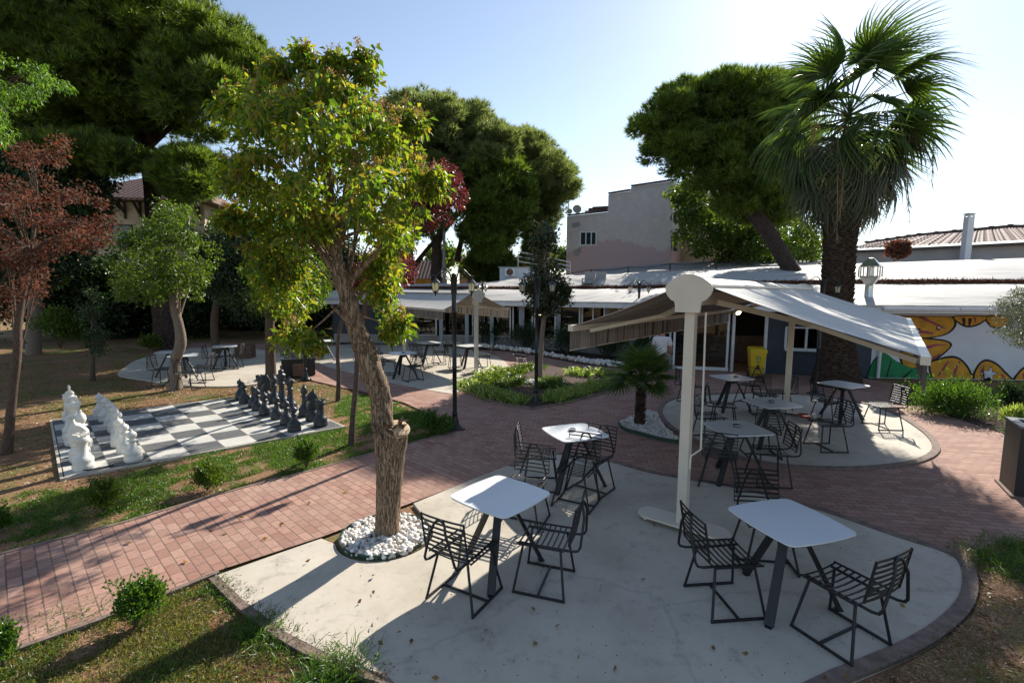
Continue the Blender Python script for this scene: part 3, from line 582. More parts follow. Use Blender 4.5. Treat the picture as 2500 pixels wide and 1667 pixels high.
# ---------------------------------------------------------------- pebbles and rocks (stuff)
ico = bmesh.new(); bmesh.ops.create_icosphere(ico, subdivisions=2, radius=1); ICOV = np.array([v.co[:] for v in ico.verts]); ICOF = np.array([[v.index for v in f.verts] for f in ico.faces]); ico.free()
def pebbles(name, pts, r, zb, label, rlist=None, **kw):
    Vs, Fs = [], []
    for i, (x, y) in enumerate(pts):
        s = r * random.uniform(.6, 1.35); Q = np.array(Quaternion((random.random(), random.random(), random.random(), random.random())).normalized().to_matrix())
        Vv = ICOV * (1 + .10 * np.sin(ICOV[:, :1] * 3 + i) + .10 * np.sin(ICOV[:, 1:2] * 4 + i * 2)) * np.array([1, .8, .62]) * s; Vv = Vv @ Q.T; Vv += [x, y, zb + s * .35 + random.uniform(0, r * .5)]
        Vs.append(Vv); Fs.append(ICOF + len(ICOV) * i)
    o = fastmesh(name, np.concatenate(Vs), np.concatenate(Fs), M['stone_white'], kind='stuff', label=label)
    o.data.polygons.foreach_set('use_smooth', [True] * len(o.data.polygons)); return o
pts = []
while len(pts) < 620:
    a, q = random.uniform(0, 6.283), math.sqrt(random.random()) * .96; pts.append((pit_c.x + math.cos(a) * q * pit_r * 1.02, pit_c.y + math.sin(a) * q * pit_r))
pebbles('white_pebbles', pts, .034, .01, 'white pebbles filling the round pit of the leaning tree')
structure('tree_pit', flatw([(pit_c.x + .50 * math.cos(a), pit_c.y + .49 * math.sin(a)) for a in np.linspace(0, 6.2, 28)], .008), M['ground'])
ring = [(pit_c.x + math.cos(a) * (pit_r + .01), pit_c.y + math.sin(a) * (pit_r - .005)) for a in np.linspace(0, 2 * math.pi, 41)[:-1]]
rb = band(ring, .012, -.01, .055, True); rb.build('plastic_edging', M['green_edge'], label='dark green plastic edging strip around the leaning tree pebble pit', cat='edging strip')
pp = rawpx([(1422, 976), (1432, 966), (1462, 955), (1490, 946), (1508, 948), (1512, 962), (1530, 985), (1556, 1006), (1556, 1016), (1520, 1010), (1470, 998), (1435, 988)])
A_ = np.array(pp); pts = []
while len(pts) < 900:
    x, y = random.uniform(A_[:, 0].min(), A_[:, 0].max()), random.uniform(A_[:, 1].min(), A_[:, 1].max())
    if inpoly(x, y, pp): pts.append((x, y))
pebbles('white_gravel', pts, .032, .005, 'white gravel wedge around the small fan palm')
band(smooth_poly(rawpx([(1420, 975), (1432, 988), (1470, 1000), (1520, 1013), (1558, 1019)]), False, 5), .02, -.01, .07).build('plastic_edging', M['green_edge'], label='dark green plastic edging strip along the white gravel of the small fan palm', cat='edging strip')
pts = []
for i in range(420):
    t = random.random() * 7; L_ = [(900, 788), (1000, 790), (1100, 797), (1160, 803), (1240, 815), (1330, 832), (1390, 840), (1440, 844)]; i0 = min(6, int(t)); f = t - i0
    p = at(L_[i0][0] * (1 - f) + L_[i0 + 1][0] * f, L_[i0][1] * (1 - f) + L_[i0 + 1][1] * f); pts.append((p.x + random.uniform(-.1, .1), p.y + random.uniform(-.22, .22)))
pebbles('white_rocks', pts, .10, .03, 'white rocks edging the shrub bed below the cafe windows')
p = at(1216, 881); q = at(1268, 884)
pebbles('bed_stones', [(p.x + random.gauss(0, .14), p.y + random.gauss(0, .12)) for _ in range(70)] + [(q.x + random.gauss(0, .14), q.y + random.gauss(0, .12)) for _ in range(70)], .055, .03, 'small heap of white stones at the foot of the magnolia')

# ================================================================== CHESS
BO = Vector((-6.39, 6.66)); BX = Vector((.381, .330)); BY = Vector((-.372, .372))
def bp(x, y): q = BO + BX * x + BY * y; return (q.x, q.y)
mb = MB(); nn = 16; mb.uv = []
c4 = [bp(0, 0), bp(8, 0), bp(8, 8), bp(0, 8)]
mb.add([(x, y, .012) for x, y in c4] , [(0, 1, 2, 3)]); mb.uv = [(0, 0), (1, 0), (1, 1), (0, 1)]
brd = thing('chess_board', 'giant black and white chess board set flat in the lawn', 'chess board')
mb.build('squares', M['board'], brd)
band([bp(-.02, -.02), bp(8.02, -.02), bp(8.02, 8.02), bp(-.02, 8.02)], -.05, -.03, .010, True).build('rim', M['concrete'], brd)
cab = MB(); cab.tube([(*bp(.38, 8.3), .03), (*bp(.40, 6), .03), (*bp(.38, 4), .03), (*bp(.42, 2), .03), (*bp(.36, .25), .03), (*bp(.5, .1), .03), (*bp(1.1, .12), .03)], .011, 6)
cab.build('cable', M['cable'], label='thin black cable lying along the white end of the chess board', cat='cable')
def base_prof(R_, s): return [(R_ * .93, 0), (R_, .015 * s), (R_, .06 * s), (R_ * .9, .085 * s), (R_ * .96, .105 * s), (R_ * .93, .14 * s), (R_ * .72, .165 * s), (R_ * .66, .18 * s)]
def pawn_prof(): return base_prof(.115, 1) + [(.055, .20), (.043, .26), (.040, .285), (.066, .295), (.068, .305), (.036, .315), (.035, .325), (.055, .345), (.064, .375), (.057, .405), (.035, .428), (.014, .435), (.016, .45), (.010, .462), (0, .466)]
def rook_prof(): return base_prof(.125, 1.1) + [(.07, .22), (.062, .30), (.060, .375), (.084, .39), (.088, .40), (.088, .47), (.062, .472), (.060, .445), (0, .445)]
def bishop_prof(): return base_prof(.122, 1.1) + [(.062, .22), (.047, .30), (.042, .37), (.072, .385), (.074, .395), (.040, .41), (.04, .425), (.06, .455), (.068, .49), (.058, .54), (.03, .585), (.012, .60), (.018, .612), (.012, .63), (0, .634)]
def queen_prof(): return base_prof(.135, 1.2) + [(.075, .24), (.054, .34), (.048, .44), (.082, .455), (.085, .467), (.048, .485), (.046, .50), (.06, .55), (.10, .625), (.105, .64), (.085, .65), (.05, .675), (.022, .685), (.026, .70), (.018, .722), (0, .727)]
def king_prof(): return base_prof(.14, 1.25) + [(.08, .25), (.058, .36), (.05, .48), (.086, .495), (.09, .51), (.052, .53), (.05, .55), (.062, .60), (.092, .685), (.088, .70), (.05, .72), (.045, .73)]
def piece_mesh(kind):
    mb = MB()
    if kind == 'pawn': mb.lathe(pawn_prof())
    if kind == 'rook':
        mb.lathe(rook_prof())
        for a in range(6):
            an = a * math.pi / 3; mb.box((.074 * math.cos(an), .074 * math.sin(an), .482), (.03, .045, .034), an)
        mb.lathe([(.0, .44), (.02, .445), (.022, .47), (.012, .49), (0, .493)], n=10)
    if kind == 'bishop': mb.lathe(bishop_prof())
    if kind == 'queen':
        mb.lathe(queen_prof())
        for a in range(9): an = a * 2 * math.pi / 9; mb.lathe([(0, .632), (.016, .64), (.018, .652), (0, .664)], (.088 * math.cos(an), .088 * math.sin(an), 0), 8)
    if kind == 'king':
        mb.lathe(king_prof()); mb.lathe([(.045, .73), (.06, .745), (.055, .775), (.03, .80), (0, .805)], n=14)
        mb.box((0, 0, .845), (.022, .022, .09)); mb.box((0, 0, .85), (.022, .07, .022))
    if kind == 'knight':
        mb.lathe(base_prof(.125, 1.15) + [(.085, .215), (0, .22)])
        out = [(-.085, .20), (-.11, .30), (-.115, .40), (-.095, .49), (-.055, .55), (-.035, .595), (-.01, .56), (.03, .545), (.075, .50), (.115, .44), (.125, .405), (.10, .385), (.065, .40), (.03, .405), (.04, .36), (.08, .29), (.09, .20)]
        n = len(out); cx = sum(p[0] for p in out) / n; cz = sum(p[1] for p in out) / n
        lay = [(-.062, .80), (-.05, .93), (-.02, 1.0), (.02, 1.0), (.05, .93), (.062, .80)]; vs = []
        for w, s in lay: vs += [(cx + (x - cx) * s, w, max(.2, cz + (z - cz) * s)) for x, z in out]
        fs = [(i * n + j, i * n + (j + 1) % n, (i + 1) * n + (j + 1) % n, (i + 1) * n + j) for i in range(5) for j in range(n)]
        mb.add(vs, fs, True); mb.add(vs[:n], [tuple(range(n))[::-1]]); mb.add(vs[-n:], [tuple(range(n))])
        for s in (-1, 1): mb.tube([(-.03, s * .03, .55), (-.035, s * .035, .61)], [.018, .006], 6)
    me = mb.build(kind, M['white_piece']).data; o = bpy.data.objects[kind]; bpy.data.objects.remove(o); return me
PM = {k_: piece_mesh(k_) for k_ in ('pawn', 'rook', 'bishop', 'queen', 'king', 'knight')}
PMB = {k_: me.copy() for k_, me in PM.items()}
for me in PMB.values(): me.materials[0] = M['black_piece']
order = ['rook', 'knight', 'bishop', 'queen', 'king', 'bishop', 'knight', 'rook']
ords = ['nearest the path', 'second from the path', 'third from the path', 'fourth from the path', 'fifth from the path', 'sixth from the path', 'seventh from the path', 'farthest from the path']
brr = random.Random(4)
for side, bx, px, PMx, cname, ang in (('white', .5, 1.5, PM, 'cream white', 0), ('black', 7.5, 6.5, PMB, 'dark charcoal', math.pi)):
    a0 = math.atan2(BX.y, BX.x) + ang
    for j in range(8):
        kd = order[j]; o = bpy.data.objects.new('chess_' + kd, PMx[kd]); col.objects.link(o); x, y = bp(bx + brr.uniform(-.1, .1), j + .5 + brr.uniform(-.1, .1)); o.location = (x, y, .012); o.rotation_euler = (0, 0, a0 + brr.uniform(-.3, .3)); o.scale = (1.08,) * 3
        ph = f'at the near end of its back row' if j < 3 else ('at the far end of its back row' if j > 4 else 'in the middle of its back row')
        tag(o, f'giant {cname} chess {kd} standing {ph}', 'chess piece', 'giant chess pieces')
    for j in range(8):
        o = bpy.data.objects.new('chess_pawn', PMx['pawn']); col.objects.link(o); x, y = bp(px + brr.uniform(-.14, .14), j + .5 + brr.uniform(-.14, .14)); o.location = (x, y, .012); o.rotation_euler = (0, 0, brr.uniform(0, 6)); o.scale = (1.08,) * 3
        tag(o, f'giant {cname} chess pawn, {ords[j]} in its row', 'chess piece', 'giant chess pieces')

# ================================================================== TABLES AND CHAIRS
def make_table(label):
    t = thing('cafe_table', label, 'table', group='square white cafe tables')
    # rounded, slightly bulging square top
    h = .355; pts = []
    for q in range(4):
        a0 = q * math.pi / 2
        for s in np.linspace(-1, 1, 9)[:-1]:
            cr = .07; x = h + .018 * (1 - s * s); y = s * (h - cr)
            pts.append((x * math.cos(a0) - y * math.sin(a0), x * math.sin(a0) + y * math.cos(a0)))
        for s in np.linspace(0, math.pi / 2, 6)[:-1]:
            x = h - .07 + .07 * math.cos(s); y = h - .07 + .07 * math.sin(s); pts.append((x * math.cos(a0) - y * math.sin(a0), x * math.sin(a0) + y * math.cos(a0)))
    mb = MB(); mb.prism(pts, .738, .750); mb.build('tabletop', M['white_top'], t)
    mb = MB(); mb.prism([(x * .994, y * .994) for x, y in pts], .7335, .7378); mb.build('edge_band', M['black_metal'], t)
    for q in range(3):
        a = q * 2 * math.pi / 3 + math.pi / 2; mb = MB(); d = Vector((math.cos(a), math.sin(a), 0))
        mb.bar(d * .07 + Vector((0, 0, .725)), d * .43 + Vector((0, 0, .012)), .07, .035, (d.x, d.y, .5)); mb.box(d * .43 + Vector((0, 0, .008)), (.05, .05, .014), a); mb.build('leg', M['black_metal'], t)
    mb = MB(); mb.box((0, 0, .7275), (.34, .34, .009)); mb.lathe([(.09, .62), (.10, .72)], n=12); mb.build('mounting_plate', M['black_metal'], t)
    return t
def make_chair(label):
    t = thing('slatted_chair', label, 'chair', group='black metal slatted chairs'); bm_ = M['black_metal']; r = .0115
    mb = MB()                                   # seat: slats between thin side rails, dished
    for i in range(9):
        y = -.20 + i * .05; dz = -.012 * math.cos(math.pi * (i - 4) / 9)
        pts = [(-.215, y, .452), (-.11, y, .440 + dz * .3), (0, y, .436 + dz * .4), (.11, y, .440 + dz * .3), (.215, y, .452)]; 
        for a, b_ in zip(pts, pts[1:]): mb.bar(a, b_, .014, .005)
    for s in (-1, 1): mb.bar((s * .2175, -.215, .452), (s * .2175, .215, .452), .006, .016)
    mb.build('seat', bm_, t)
    mb = MB()                                   # backrest panel, leaning back
    def bk(x, h): return (x, -.255 - h * .17, .50 + h - .018 * 0)
    for i in range(8):
        h = .008 + i * .046; pts = [bk(x, h) for x in (-.215, -.11, 0, .11, .215)]; pts = [(x, y - .014 * (1 - (x / .215) ** 2), z) for x, y, z in pts]
        for a, b_ in zip(pts, pts[1:]): mb.bar(a, b_, .005, .016, (0, .2, 1))
    for s in (-1, 1): mb.bar(bk(s * .2175, 0), bk(s * .2175, .34), .006, .018, (0, 1, 0))
    mb.build('backrest', bm_, t)
    mb = MB()                                   # hoop tube: along the seat, round and up behind the back
    L = [(.155, .20, .436), (.155, 0, .428), (.155, -.20, .430), (.16, -.28, .432), (.162, -.325, .445), (.155, -.345, .48)]
    for q in range(1, 6): f = q / 6; L.append((.155 - .085 * f, -.345 - .02 * f, .48 + .28 * f))
    for a in np.linspace(0, math.pi, 8): L.append((.062 * math.cos(a), -.352 + .02 * math.sin(a), .765 + .062 * math.sin(a)))
    L2 = L + [(-x, y, z) for x, y, z in L[:11][::-1]]; mb.tube(L2, r, 7); mb.build('hoop_frame', bm_, t)
    for s in (-1, 1):                           # legs end on a floor runner each side
        for yy, fy in ((-.17, -.225), (.17, .235)):
            mb = MB(); mb.tube([(s * .155, yy, .43), (s * .245, fy, .012)], r, 7); mb.build('leg', bm_, t)
        mb = MB(); mb.bar((s * .245, -.235, .012), (s * .245, .245, .012), .016, .02); mb.build('runner', bm_, t)
    mb = MB(); mb.bar((-.245, .01, .014), (.245, .01, .014), .016, .018); mb.build('crossbar', bm_, t)
    return t
tables = [
 # x, y (centre of the top), rotation, leg rotation, label
 (1150, 1137, 50, 0, 'white square table half in sun beside the leaning tree'),
 (1812, 1196, 17, 12, 'white table in full shade at the front right of the patio'),
 (1320, 993, 22, 40, 'sunlit white table with a small ashtray, beside the edge of the brick path'),
 (1693, 984, 8, 0, 'grey shaded table with an ashtray just right of the near awning post'),
 (1772, 926, 12, 20, 'grey shaded table with an ashtray in the middle of the round patio'),
 (1681, 867, 15, 35, 'bluish white table in front of the cafe glass door'),
 (1937, 883, 24, 10, 'bluish white table in front of the palm trunk'),
 (925, 811, 30, 0, 'pale blue table with a dark ashtray on the far awning patio'),
 (985, 787, 40, 25, 'white table farthest back on the far awning patio, by the white rocks'),
 (1077, 794, 44, 10, 'bright white table just left of the far awning post'),
 (420, 816, 28, 15, 'shaded table seen behind the slim crooked trunk'),
 (392, 808, 20, 15, 'shaded table farthest left, partly hidden behind the big pine trunk'),
 (516, 795, 30, 5, 'white table in deep shade beside a brown wooden crate'),
 (741, 783, 30, 0, 'white table behind the hanging branch of the leaning tree')]
T0 = None; TPOS = []
for x, y, rz, lr, lab in tables:
    p = at(x, y, .75); TPOS.append(p); a = R(rz)
    if T0 is None: T0 = make_table(lab); T0.location = (p.x, p.y, .010); T0.rotation_euler = (0, 0, a); reg(T0)
    else: dup(T0, (p.x, p.y, .010), a, lab)
# chairs: seat centre in the picture, facing direction in degrees (0 = right, 90 = away)
chairs = [
 (('w', -.41, 4.03), 60, 'chair nearest the pebble pit, seen from behind at the half sunlit table'),
 (('w', .32, 4.22), 162, 'chair on the right of the half sunlit table, facing left'),
 ((1205, 1112), 250, 'chair with only its back showing above the half sunlit table'),
 (('w', 1.84, 3.94), 6, 'chair on the left of the large front right table, in front of the awning base'),
 (('w', 2.59, 3.53), 115, 'chair at the bottom right corner of the patio, facing the front right table'),
 (('w', 2.52, 4.58), 262, 'chair on the far side of the front right table, half hidden under it'),
 ((1242, 1043), -4, 'chair with sunlit seat slats on the left of the ashtray table by the path'),
 ((1358, 1052), 232, 'chair behind the sunlit table, beside the white gravel'),
 ((1325, 1078), 243, 'chair in front of the sunlit ashtray table, standing in dappled light'),
 ((1655, 1042), 62, 'chair in front of the nearest plaza table, closest to the cream post'),
 ((1768, 1036), 172, 'chair on the right of the nearest plaza table, facing left'),
 ((1750, 985), 84, 'chair between the two grey shaded tables, back towards us'),
 ((1632, 955), 4, 'chair with a pale seat left of the nearest plaza table, behind the awning crank'),
 ((1663, 930), -18, 'chair at the left of the middle plaza table, facing right'),
 ((1588, 885), 8, 'chair left of the table by the glass door, partly behind the post'),
 ((1722, 884), 218, 'chair in front of the yellow bin'),
 ((1757, 906), 262, 'chair on the far side of the middle plaza table, facing us'),
 ((1788, 900), 176, 'chair seen side on just left of the second awning post'),
 ((1903, 922), 28, 'chair left of the palm table, its back against the tabletop'),
 ((1900, 972), 180, 'chair in front of the palm table, facing left on the round patio'),
 ((2030, 931), 178, 'chair with sunlit seat slats at the right end of the palm table'),
 ((948, 840), 128, 'chair in front of the pale blue far table, in the awning shadow edge'),
 ((893, 828), 8, 'chair left of the pale blue far table'),
 ((1008, 808), 196, 'chair right of the farthest table on the far patio'),
 ((963, 818), 80, 'chair between the pale blue table and the farthest table'),
 ((1110, 817), 198, 'chair with pale sunlit back right of the far awning post'),
 ((1046, 818), 14, 'thin legged chair just right of the front lamp post on the far patio'),
 ((862, 812), -10, 'chair in shade to the left behind the leaning trunk'),
 ((832, 800), 60, 'chair farthest left on the far patio, behind the trunk'),
 ((376, 847), 10, 'chair left of the slim crooked trunk in the shade'),
 ((462, 842), 186, 'chair right of the slim crooked trunk in the shade'),
 ((436, 855), 80, 'chair tucked in front of the shaded table behind the crooked trunk'),
 ((536, 816), 190, 'chair beside the brown crate in deep shade'),
 ((495, 820), 20, 'chair left of the deep shade table beside the crate')]
C0 = None
for pos, fa, lab in chairs:
    if pos[0] == 'w': p = Vector((pos[1], pos[2], 0))
    else: p = at(pos[0], pos[1], .45)
    a = R(fa - 90); z = .010 if not (pos[0] != 'w' and pos[0] < 1730 and 1590 < pos[0] and pos[1] > 1030) else .002
    if C0 is None: C0 = make_chair(lab); C0.location = (p.x, p.y, z); C0.rotation_euler = (0, 0, a); reg(C0)
    else: dup(C0, (p.x, p.y, z), a, lab)
# ashtrays
def make_ashtray(lab):
    t = thing('ashtray', lab, 'ashtray', group='metal ashtrays on tables')
    mb = MB(); mb.lathe([(0, 0), (.045, 0), (.05, .012), (.05, .03), (.045, .032), (.044, .012), (0, .010)], n=20); mb.build('bowl', M['dark_sym'], t)
    mb = MB(); mb.lathe([(.0505, .018), (.052, .022), (.0505, .026)], n=20); mb.build('rim_band', M['steel'], t); return t
A0 = None
for i, dx, dy, lab in ((2, -.03, .05, 'round ashtray on the sunlit white table by the path'), (3, .02, .06, 'round ashtray on the nearest grey plaza table'), (4, .02, .03, 'round ashtray on the grey middle plaza table'), (5, .10, .02, 'round ashtray on the table before the glass door'), (7, .02, 0, 'round ashtray on the pale blue far table')):
    p = TPOS[i]; loc = (p.x + dx, p.y + dy, .7602)
    if A0 is None: A0 = make_ashtray(lab); A0.location = loc; reg(A0)
    else: dup(A0, loc, 0, lab)

# ================================================================== STREET LAMPS
def make_lamp(label):
    t = thing('street_lamp', label, 'street lamp', group='two-lantern cast iron street lamps'); K = M['lamp_metal']
    mb = MB(); mb.lathe([(.14, 0), (.14, .02), (.125, .04), (.085, .10), (.075, .16), (.06, .20), (.052, .26), (.048, .30), (.056, .31), (.056, .33), (.042, .345)], n=16); mb.box((0, 0, .012), (.30, .30, .024)); mb.build('base', K, t)
    mb = MB(); mb.lathe([(.042, .34), (.042, 1.2), (.048, 1.205), (.048, 1.235), (.042, 1.24), (.042, 2.25), (.052, 2.255), (.052, 2.29), (.045, 2.30), (.045, 2.96), (.052, 2.965), (.052, 2.99), (0, 3.01)], n=14); mb.build('pole', K, t)
    for s in (-1, 1):
        arm = MB(); P = []
        for q in range(13):
            f = q / 12; P.append((s * (.045 + .16 * math.sin(f * 1.5)), 0, 2.75 + .38 * f)) if False else None
        pts = [(s * .045, 0, 2.62), (s * .048, 0, 2.80), (s * .06, 0, 2.93), (s * .09, 0, 3.02), (s * .14, 0, 3.075), (s * .19, 0, 3.08), (s * .24, 0, 3.05), (s * .28, 0, 3.0), (s * .32, 0, 2.965), (s * .37, 0, 2.95), (s * .42, 0, 2.96)]
        arm.tube(pts, [.014] * 6 + [.012] * 5, 7)
        sc = [(s * (.19 + .055 * math.cos(a) * (1 - a / 9)), 0, 2.97 + .07 * math.sin(a) * (1 - a / 9)) for a in np.linspace(-.6, 5.2, 14)]; arm.tube(sc, .007, 6)
        arm.tube([(s * .045, 0, 2.84), (s * .10, 0, 2.88), (s * .15, 0, 2.91)], .007, 6); arm.tube([(s * .36, 0, 2.95), (s * .36, 0, 2.925)], .008, 6); A = arm.build('arm', K, t)
        x = s * .36; ln = MB(); ln.lathe([(.0, 2.93), (.012, 2.925), (.022, 2.905), (.014, 2.895), (.035, 2.885), (.06, 2.86), (.095, 2.83), (.098, 2.822), (.080, 2.820)], (x, 0, 0), 6, False)
        for q in range(6):
            a = q * math.pi / 3 + math.pi / 6 * 0; ln.bar((x + .078 * math.cos(a), .078 * math.sin(a), 2.822), (x + .052 * math.cos(a), .052 * math.sin(a), 2.67), .007, .007)
        ln.lathe([(.058, 2.672), (.058, 2.66), (.045, 2.65), (.02, 2.635), (.012, 2.61), (.018, 2.60), (.006, 2.58), (0, 2.565)], (x, 0, 0), 6, False); lo = ln.build('lantern', K, t)
        g = MB(); g.lathe([(.050, 2.675), (.075, 2.82)], (x, 0, 0), 6, False); g.build('lamp_glass', M['lamp_glass'], lo)
    return t
lamps = [(at(1045, 985), 27, 'nearest black two-lantern street lamp, at the corner of the lawn by the brick path'),
         (at(1231, 927), 8, 'black two-lantern street lamp standing in the flower bed before the magnolia'),
         (at(702, 872), 30, 'black two-lantern street lamp behind the leaning tree, by the black planter'),
         (at(1108, 797), -60, 'small far street lamp peeking over the ridge of the far awning'),
         (at(1463, 829), 5, 'far street lamp whose lanterns rise above the left slope of the near awning'),
         (at(1872, 905), -8, 'street lamp beside the palm trunk on the plaza')]
L0 = None
for p, rz, lab in lamps:
    if L0 is None: L0 = make_lamp(lab); L0.location = p; L0.rotation_euler = (0, 0, R(rz)); reg(L0)
    else: dup(L0, p, R(rz), lab)

# ================================================================== AWNINGS (free-standing, two slopes)
def awning(label, A, e, nrm, W, posts, zr, sides, val, crank=False, rec=.15, topmat='fabric'):
    """A ridge start, e ridge direction, nrm unit normal to it; sides = ((sign, reach, z), ...)"""
    t = thing('awning', label, 'awning'); A = Vector((A.x, A.y, 0)); cm = M['cream_metal']
    def W_(a, s, z): return A + e * a + nrm * s + Vector((0, 0, z))
    mb = MB(); mb.bar(W_(-.05, 0, zr - .19), W_(W + .05, 0, zr - .19), .12, .14); mb.build('ridge_beam', cm, t)
    mb = MB()
    for s in (-1, 1):
        q = [W_(-.10, 0, zr + .045), W_(W + .10, 0, zr + .045), W_(W + .10, s * .21, zr - .03), W_(-.10, s * .21, zr - .03)]; q2 = [p - Vector((0, 0, .03)) for p in q]
        mb.add(q + q2, [(0, 1, 2, 3), (7, 6, 5, 4), (0, 3, 7, 4), (1, 5, 6, 2), (2, 6, 7, 3)])
    mb.build('ridge_cover', cm, t)
    prof = [(-.05, .075), (.05, .075), (.13, .045), (.22, -.02), (.245, -.055), (.245, -.10), (.225, -.15), (.18, -.20), (.145, -.215), (.135, -.25), (.13, -.33), (-.13, -.33), (-.135, -.25), (-.145, -.215), (-.18, -.20), (-.225, -.15), (-.245, -.10), (-.245, -.055), (-.22, -.02), (-.13, .045)]
    for a0 in (-.14, W + .11):
        mb = MB(); n = len(prof); vs = [W_(a0, s, zr + z) for s, z in prof] + [W_(a0 + .035, s, zr + z) for s, z in prof]
        mb.add(vs, [tuple(range(n)), tuple(range(n, 2 * n))[::-1]] + [(i, n + i, n + (i + 1) % n, (i + 1) % n) for i in range(n)]); mb.build('end_plate', cm, t)
    for a in posts:
        p = W_(a, 0, 0); ang = math.atan2(e.y, e.x); mb = MB(); mb.box((p.x, p.y, (zr - .26) / 2 + .03), (.105, .105, zr - .30), ang); mb.build('post', cm, t)
        mb = MB(); L = .52; r_ = .15; poly = []
        for s in (-1, 1):
            for q in np.linspace(-math.pi / 2, math.pi / 2, 9): poly.append((s * (L - r_ + r_ * math.cos(q)) , s * (r_ * math.sin(q)) * 1.0))
        poly = [(p.x + nrm.x * u + e.x * v_, p.y + nrm.y * u + e.y * v_) for u, v_ in poly]; mb.prism(poly, .062, .085)
        bo = mb.build('base_plate', cm, t)
        for s in (-1, 1):
            for v_ in (-1, 1):
                w_ = MB(); c = Vector((p.x, p.y, .044)) + nrm * (s * .40) + e * (v_ * .09); w_.tube([c - e * .012, c + e * .012], .026, 12); w_.build('caster', cm, bo)
    for s, reach, z in sides:
        zt = zr - .045; i_ = .13
        fb = MB(); nu, nv = 24, 8; vs = []; uv = []
        for i in range(nu + 1):
            for j in range(nv + 1):
                u = i / nu; v_ = j / nv; sag = -.045 * math.sin(math.pi * v_) * (.6 + .4 * math.sin(math.pi * u)); vs.append(W_(.03 + (W - .06) * u, s * (i_ + (reach - i_) * v_), zt + (z - zt) * v_ + sag)); uv.append((u * W, v_))
        fb.add(vs, [(i * (nv + 1) + j, i * (nv + 1) + j + 1, (i + 1) * (nv + 1) + j + 1, (i + 1) * (nv + 1) + j) for i in range(nu) for j in range(nv)], True); fb.uv = uv; fb.build('canopy_underside', M['fabric'], t); ft = MB(); ft.add([v_ + Vector((0, 0, .008)) for v_ in vs], fb.f, True); ft.uv = uv; ft.build('canopy_sunlit_top', M['fabric_sunlit'], t)  # upper copy of the cloth, sunlit brightness painted into its pale colour
        mb = MB(); mb.bar(W_(0, s * reach, z - .02), W_(W, s * reach, z - .02), .07, .075); mb.build('front_rail', cm, t)
        if val:
            vb = MB(); vs = []; uv = []; nx = 60
            for i in range(nx + 1):
                for j in range(3): u = i / nx; vs.append(W_(.02 + (W - .04) * u, s * (reach + .015 + .012 * math.sin(u * 60) * (j / 2)), z - .05 - val * j / 2)); uv.append((u * W, j))
            vb.add(vs, [(i * 3 + j, i * 3 + j + 1, (i + 1) * 3 + j + 1, (i + 1) * 3 + j) for i in range(nx) for j in range(2)], True); vb.uv = uv; vo_ = vb.build('valance', M['fabric'], t)
            hb = MB(); hb.bar(W_(.02, s * (reach + .015), z - .05 - val), W_(W - .02, s * (reach + .015), z - .05 - val), .008, .014); hb.build('hem_trim', cm, vo_)
        for a_in, a_out in ((.45, 1.35), (W - .45, W - 1.35)):     # folding arms
            mb = MB(); p0 = W_(a_in + (.25 if a_in < W / 2 else -.25), s * .12, zr - .22); L = reach - .1; el = W_(a_in + (1.15 if a_in < W / 2 else -1.15), s * (reach * .48), (zr - .22 + z - .06) / 2 - .02); p1 = W_(a_in, s * (reach - .03), z - .075)
            p0 = W_(a_in, s * .14, zr - .23); el = W_(a_in + (.75 if a_in < W / 2 else -.75), s * reach * .50, (zr - .23 + z - .08) / 2)
            mb.bar(p0, el, .045, .06); mb.bar(el, p1, .04, .05); mb.box(el, (.06, .06, .075)); mb.build('folding_arm', cm, t)
    if crank:
        mb = MB(); p = W_(-.02, .16, zr - .33); mb.tube([p, p + Vector((0, .0, -.10)), p + Vector((0.015, 0, -1.50)), p + Vector((-.10, -.02, -1.57)), p + Vector((-.105, -.02, -1.72))], .011, 7); mb.build('crank_rod', cm, t)
    return t
p1 = at(1566, 1213); p2 = at(1805, 950)
e = Vector((p2.x - p1.x, p2.y - p1.y, 0)).normalized(); nr = Vector((e.y, -e.x, 0))
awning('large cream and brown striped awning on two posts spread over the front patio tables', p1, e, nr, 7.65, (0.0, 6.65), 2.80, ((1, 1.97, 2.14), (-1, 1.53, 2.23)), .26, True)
p3 = at(1094, 858); e3_ = Vector((-.575, .818, 0)); nr3 = Vector((.818, .575, 0))
awning('small striped awning standing on the far patio before the cafe windows', p3, e3_, nr3, 6.3, (0.0, 5.9), 2.62, ((1, 1.25, 2.08), (-1, 1.15, 2.08)), .26)

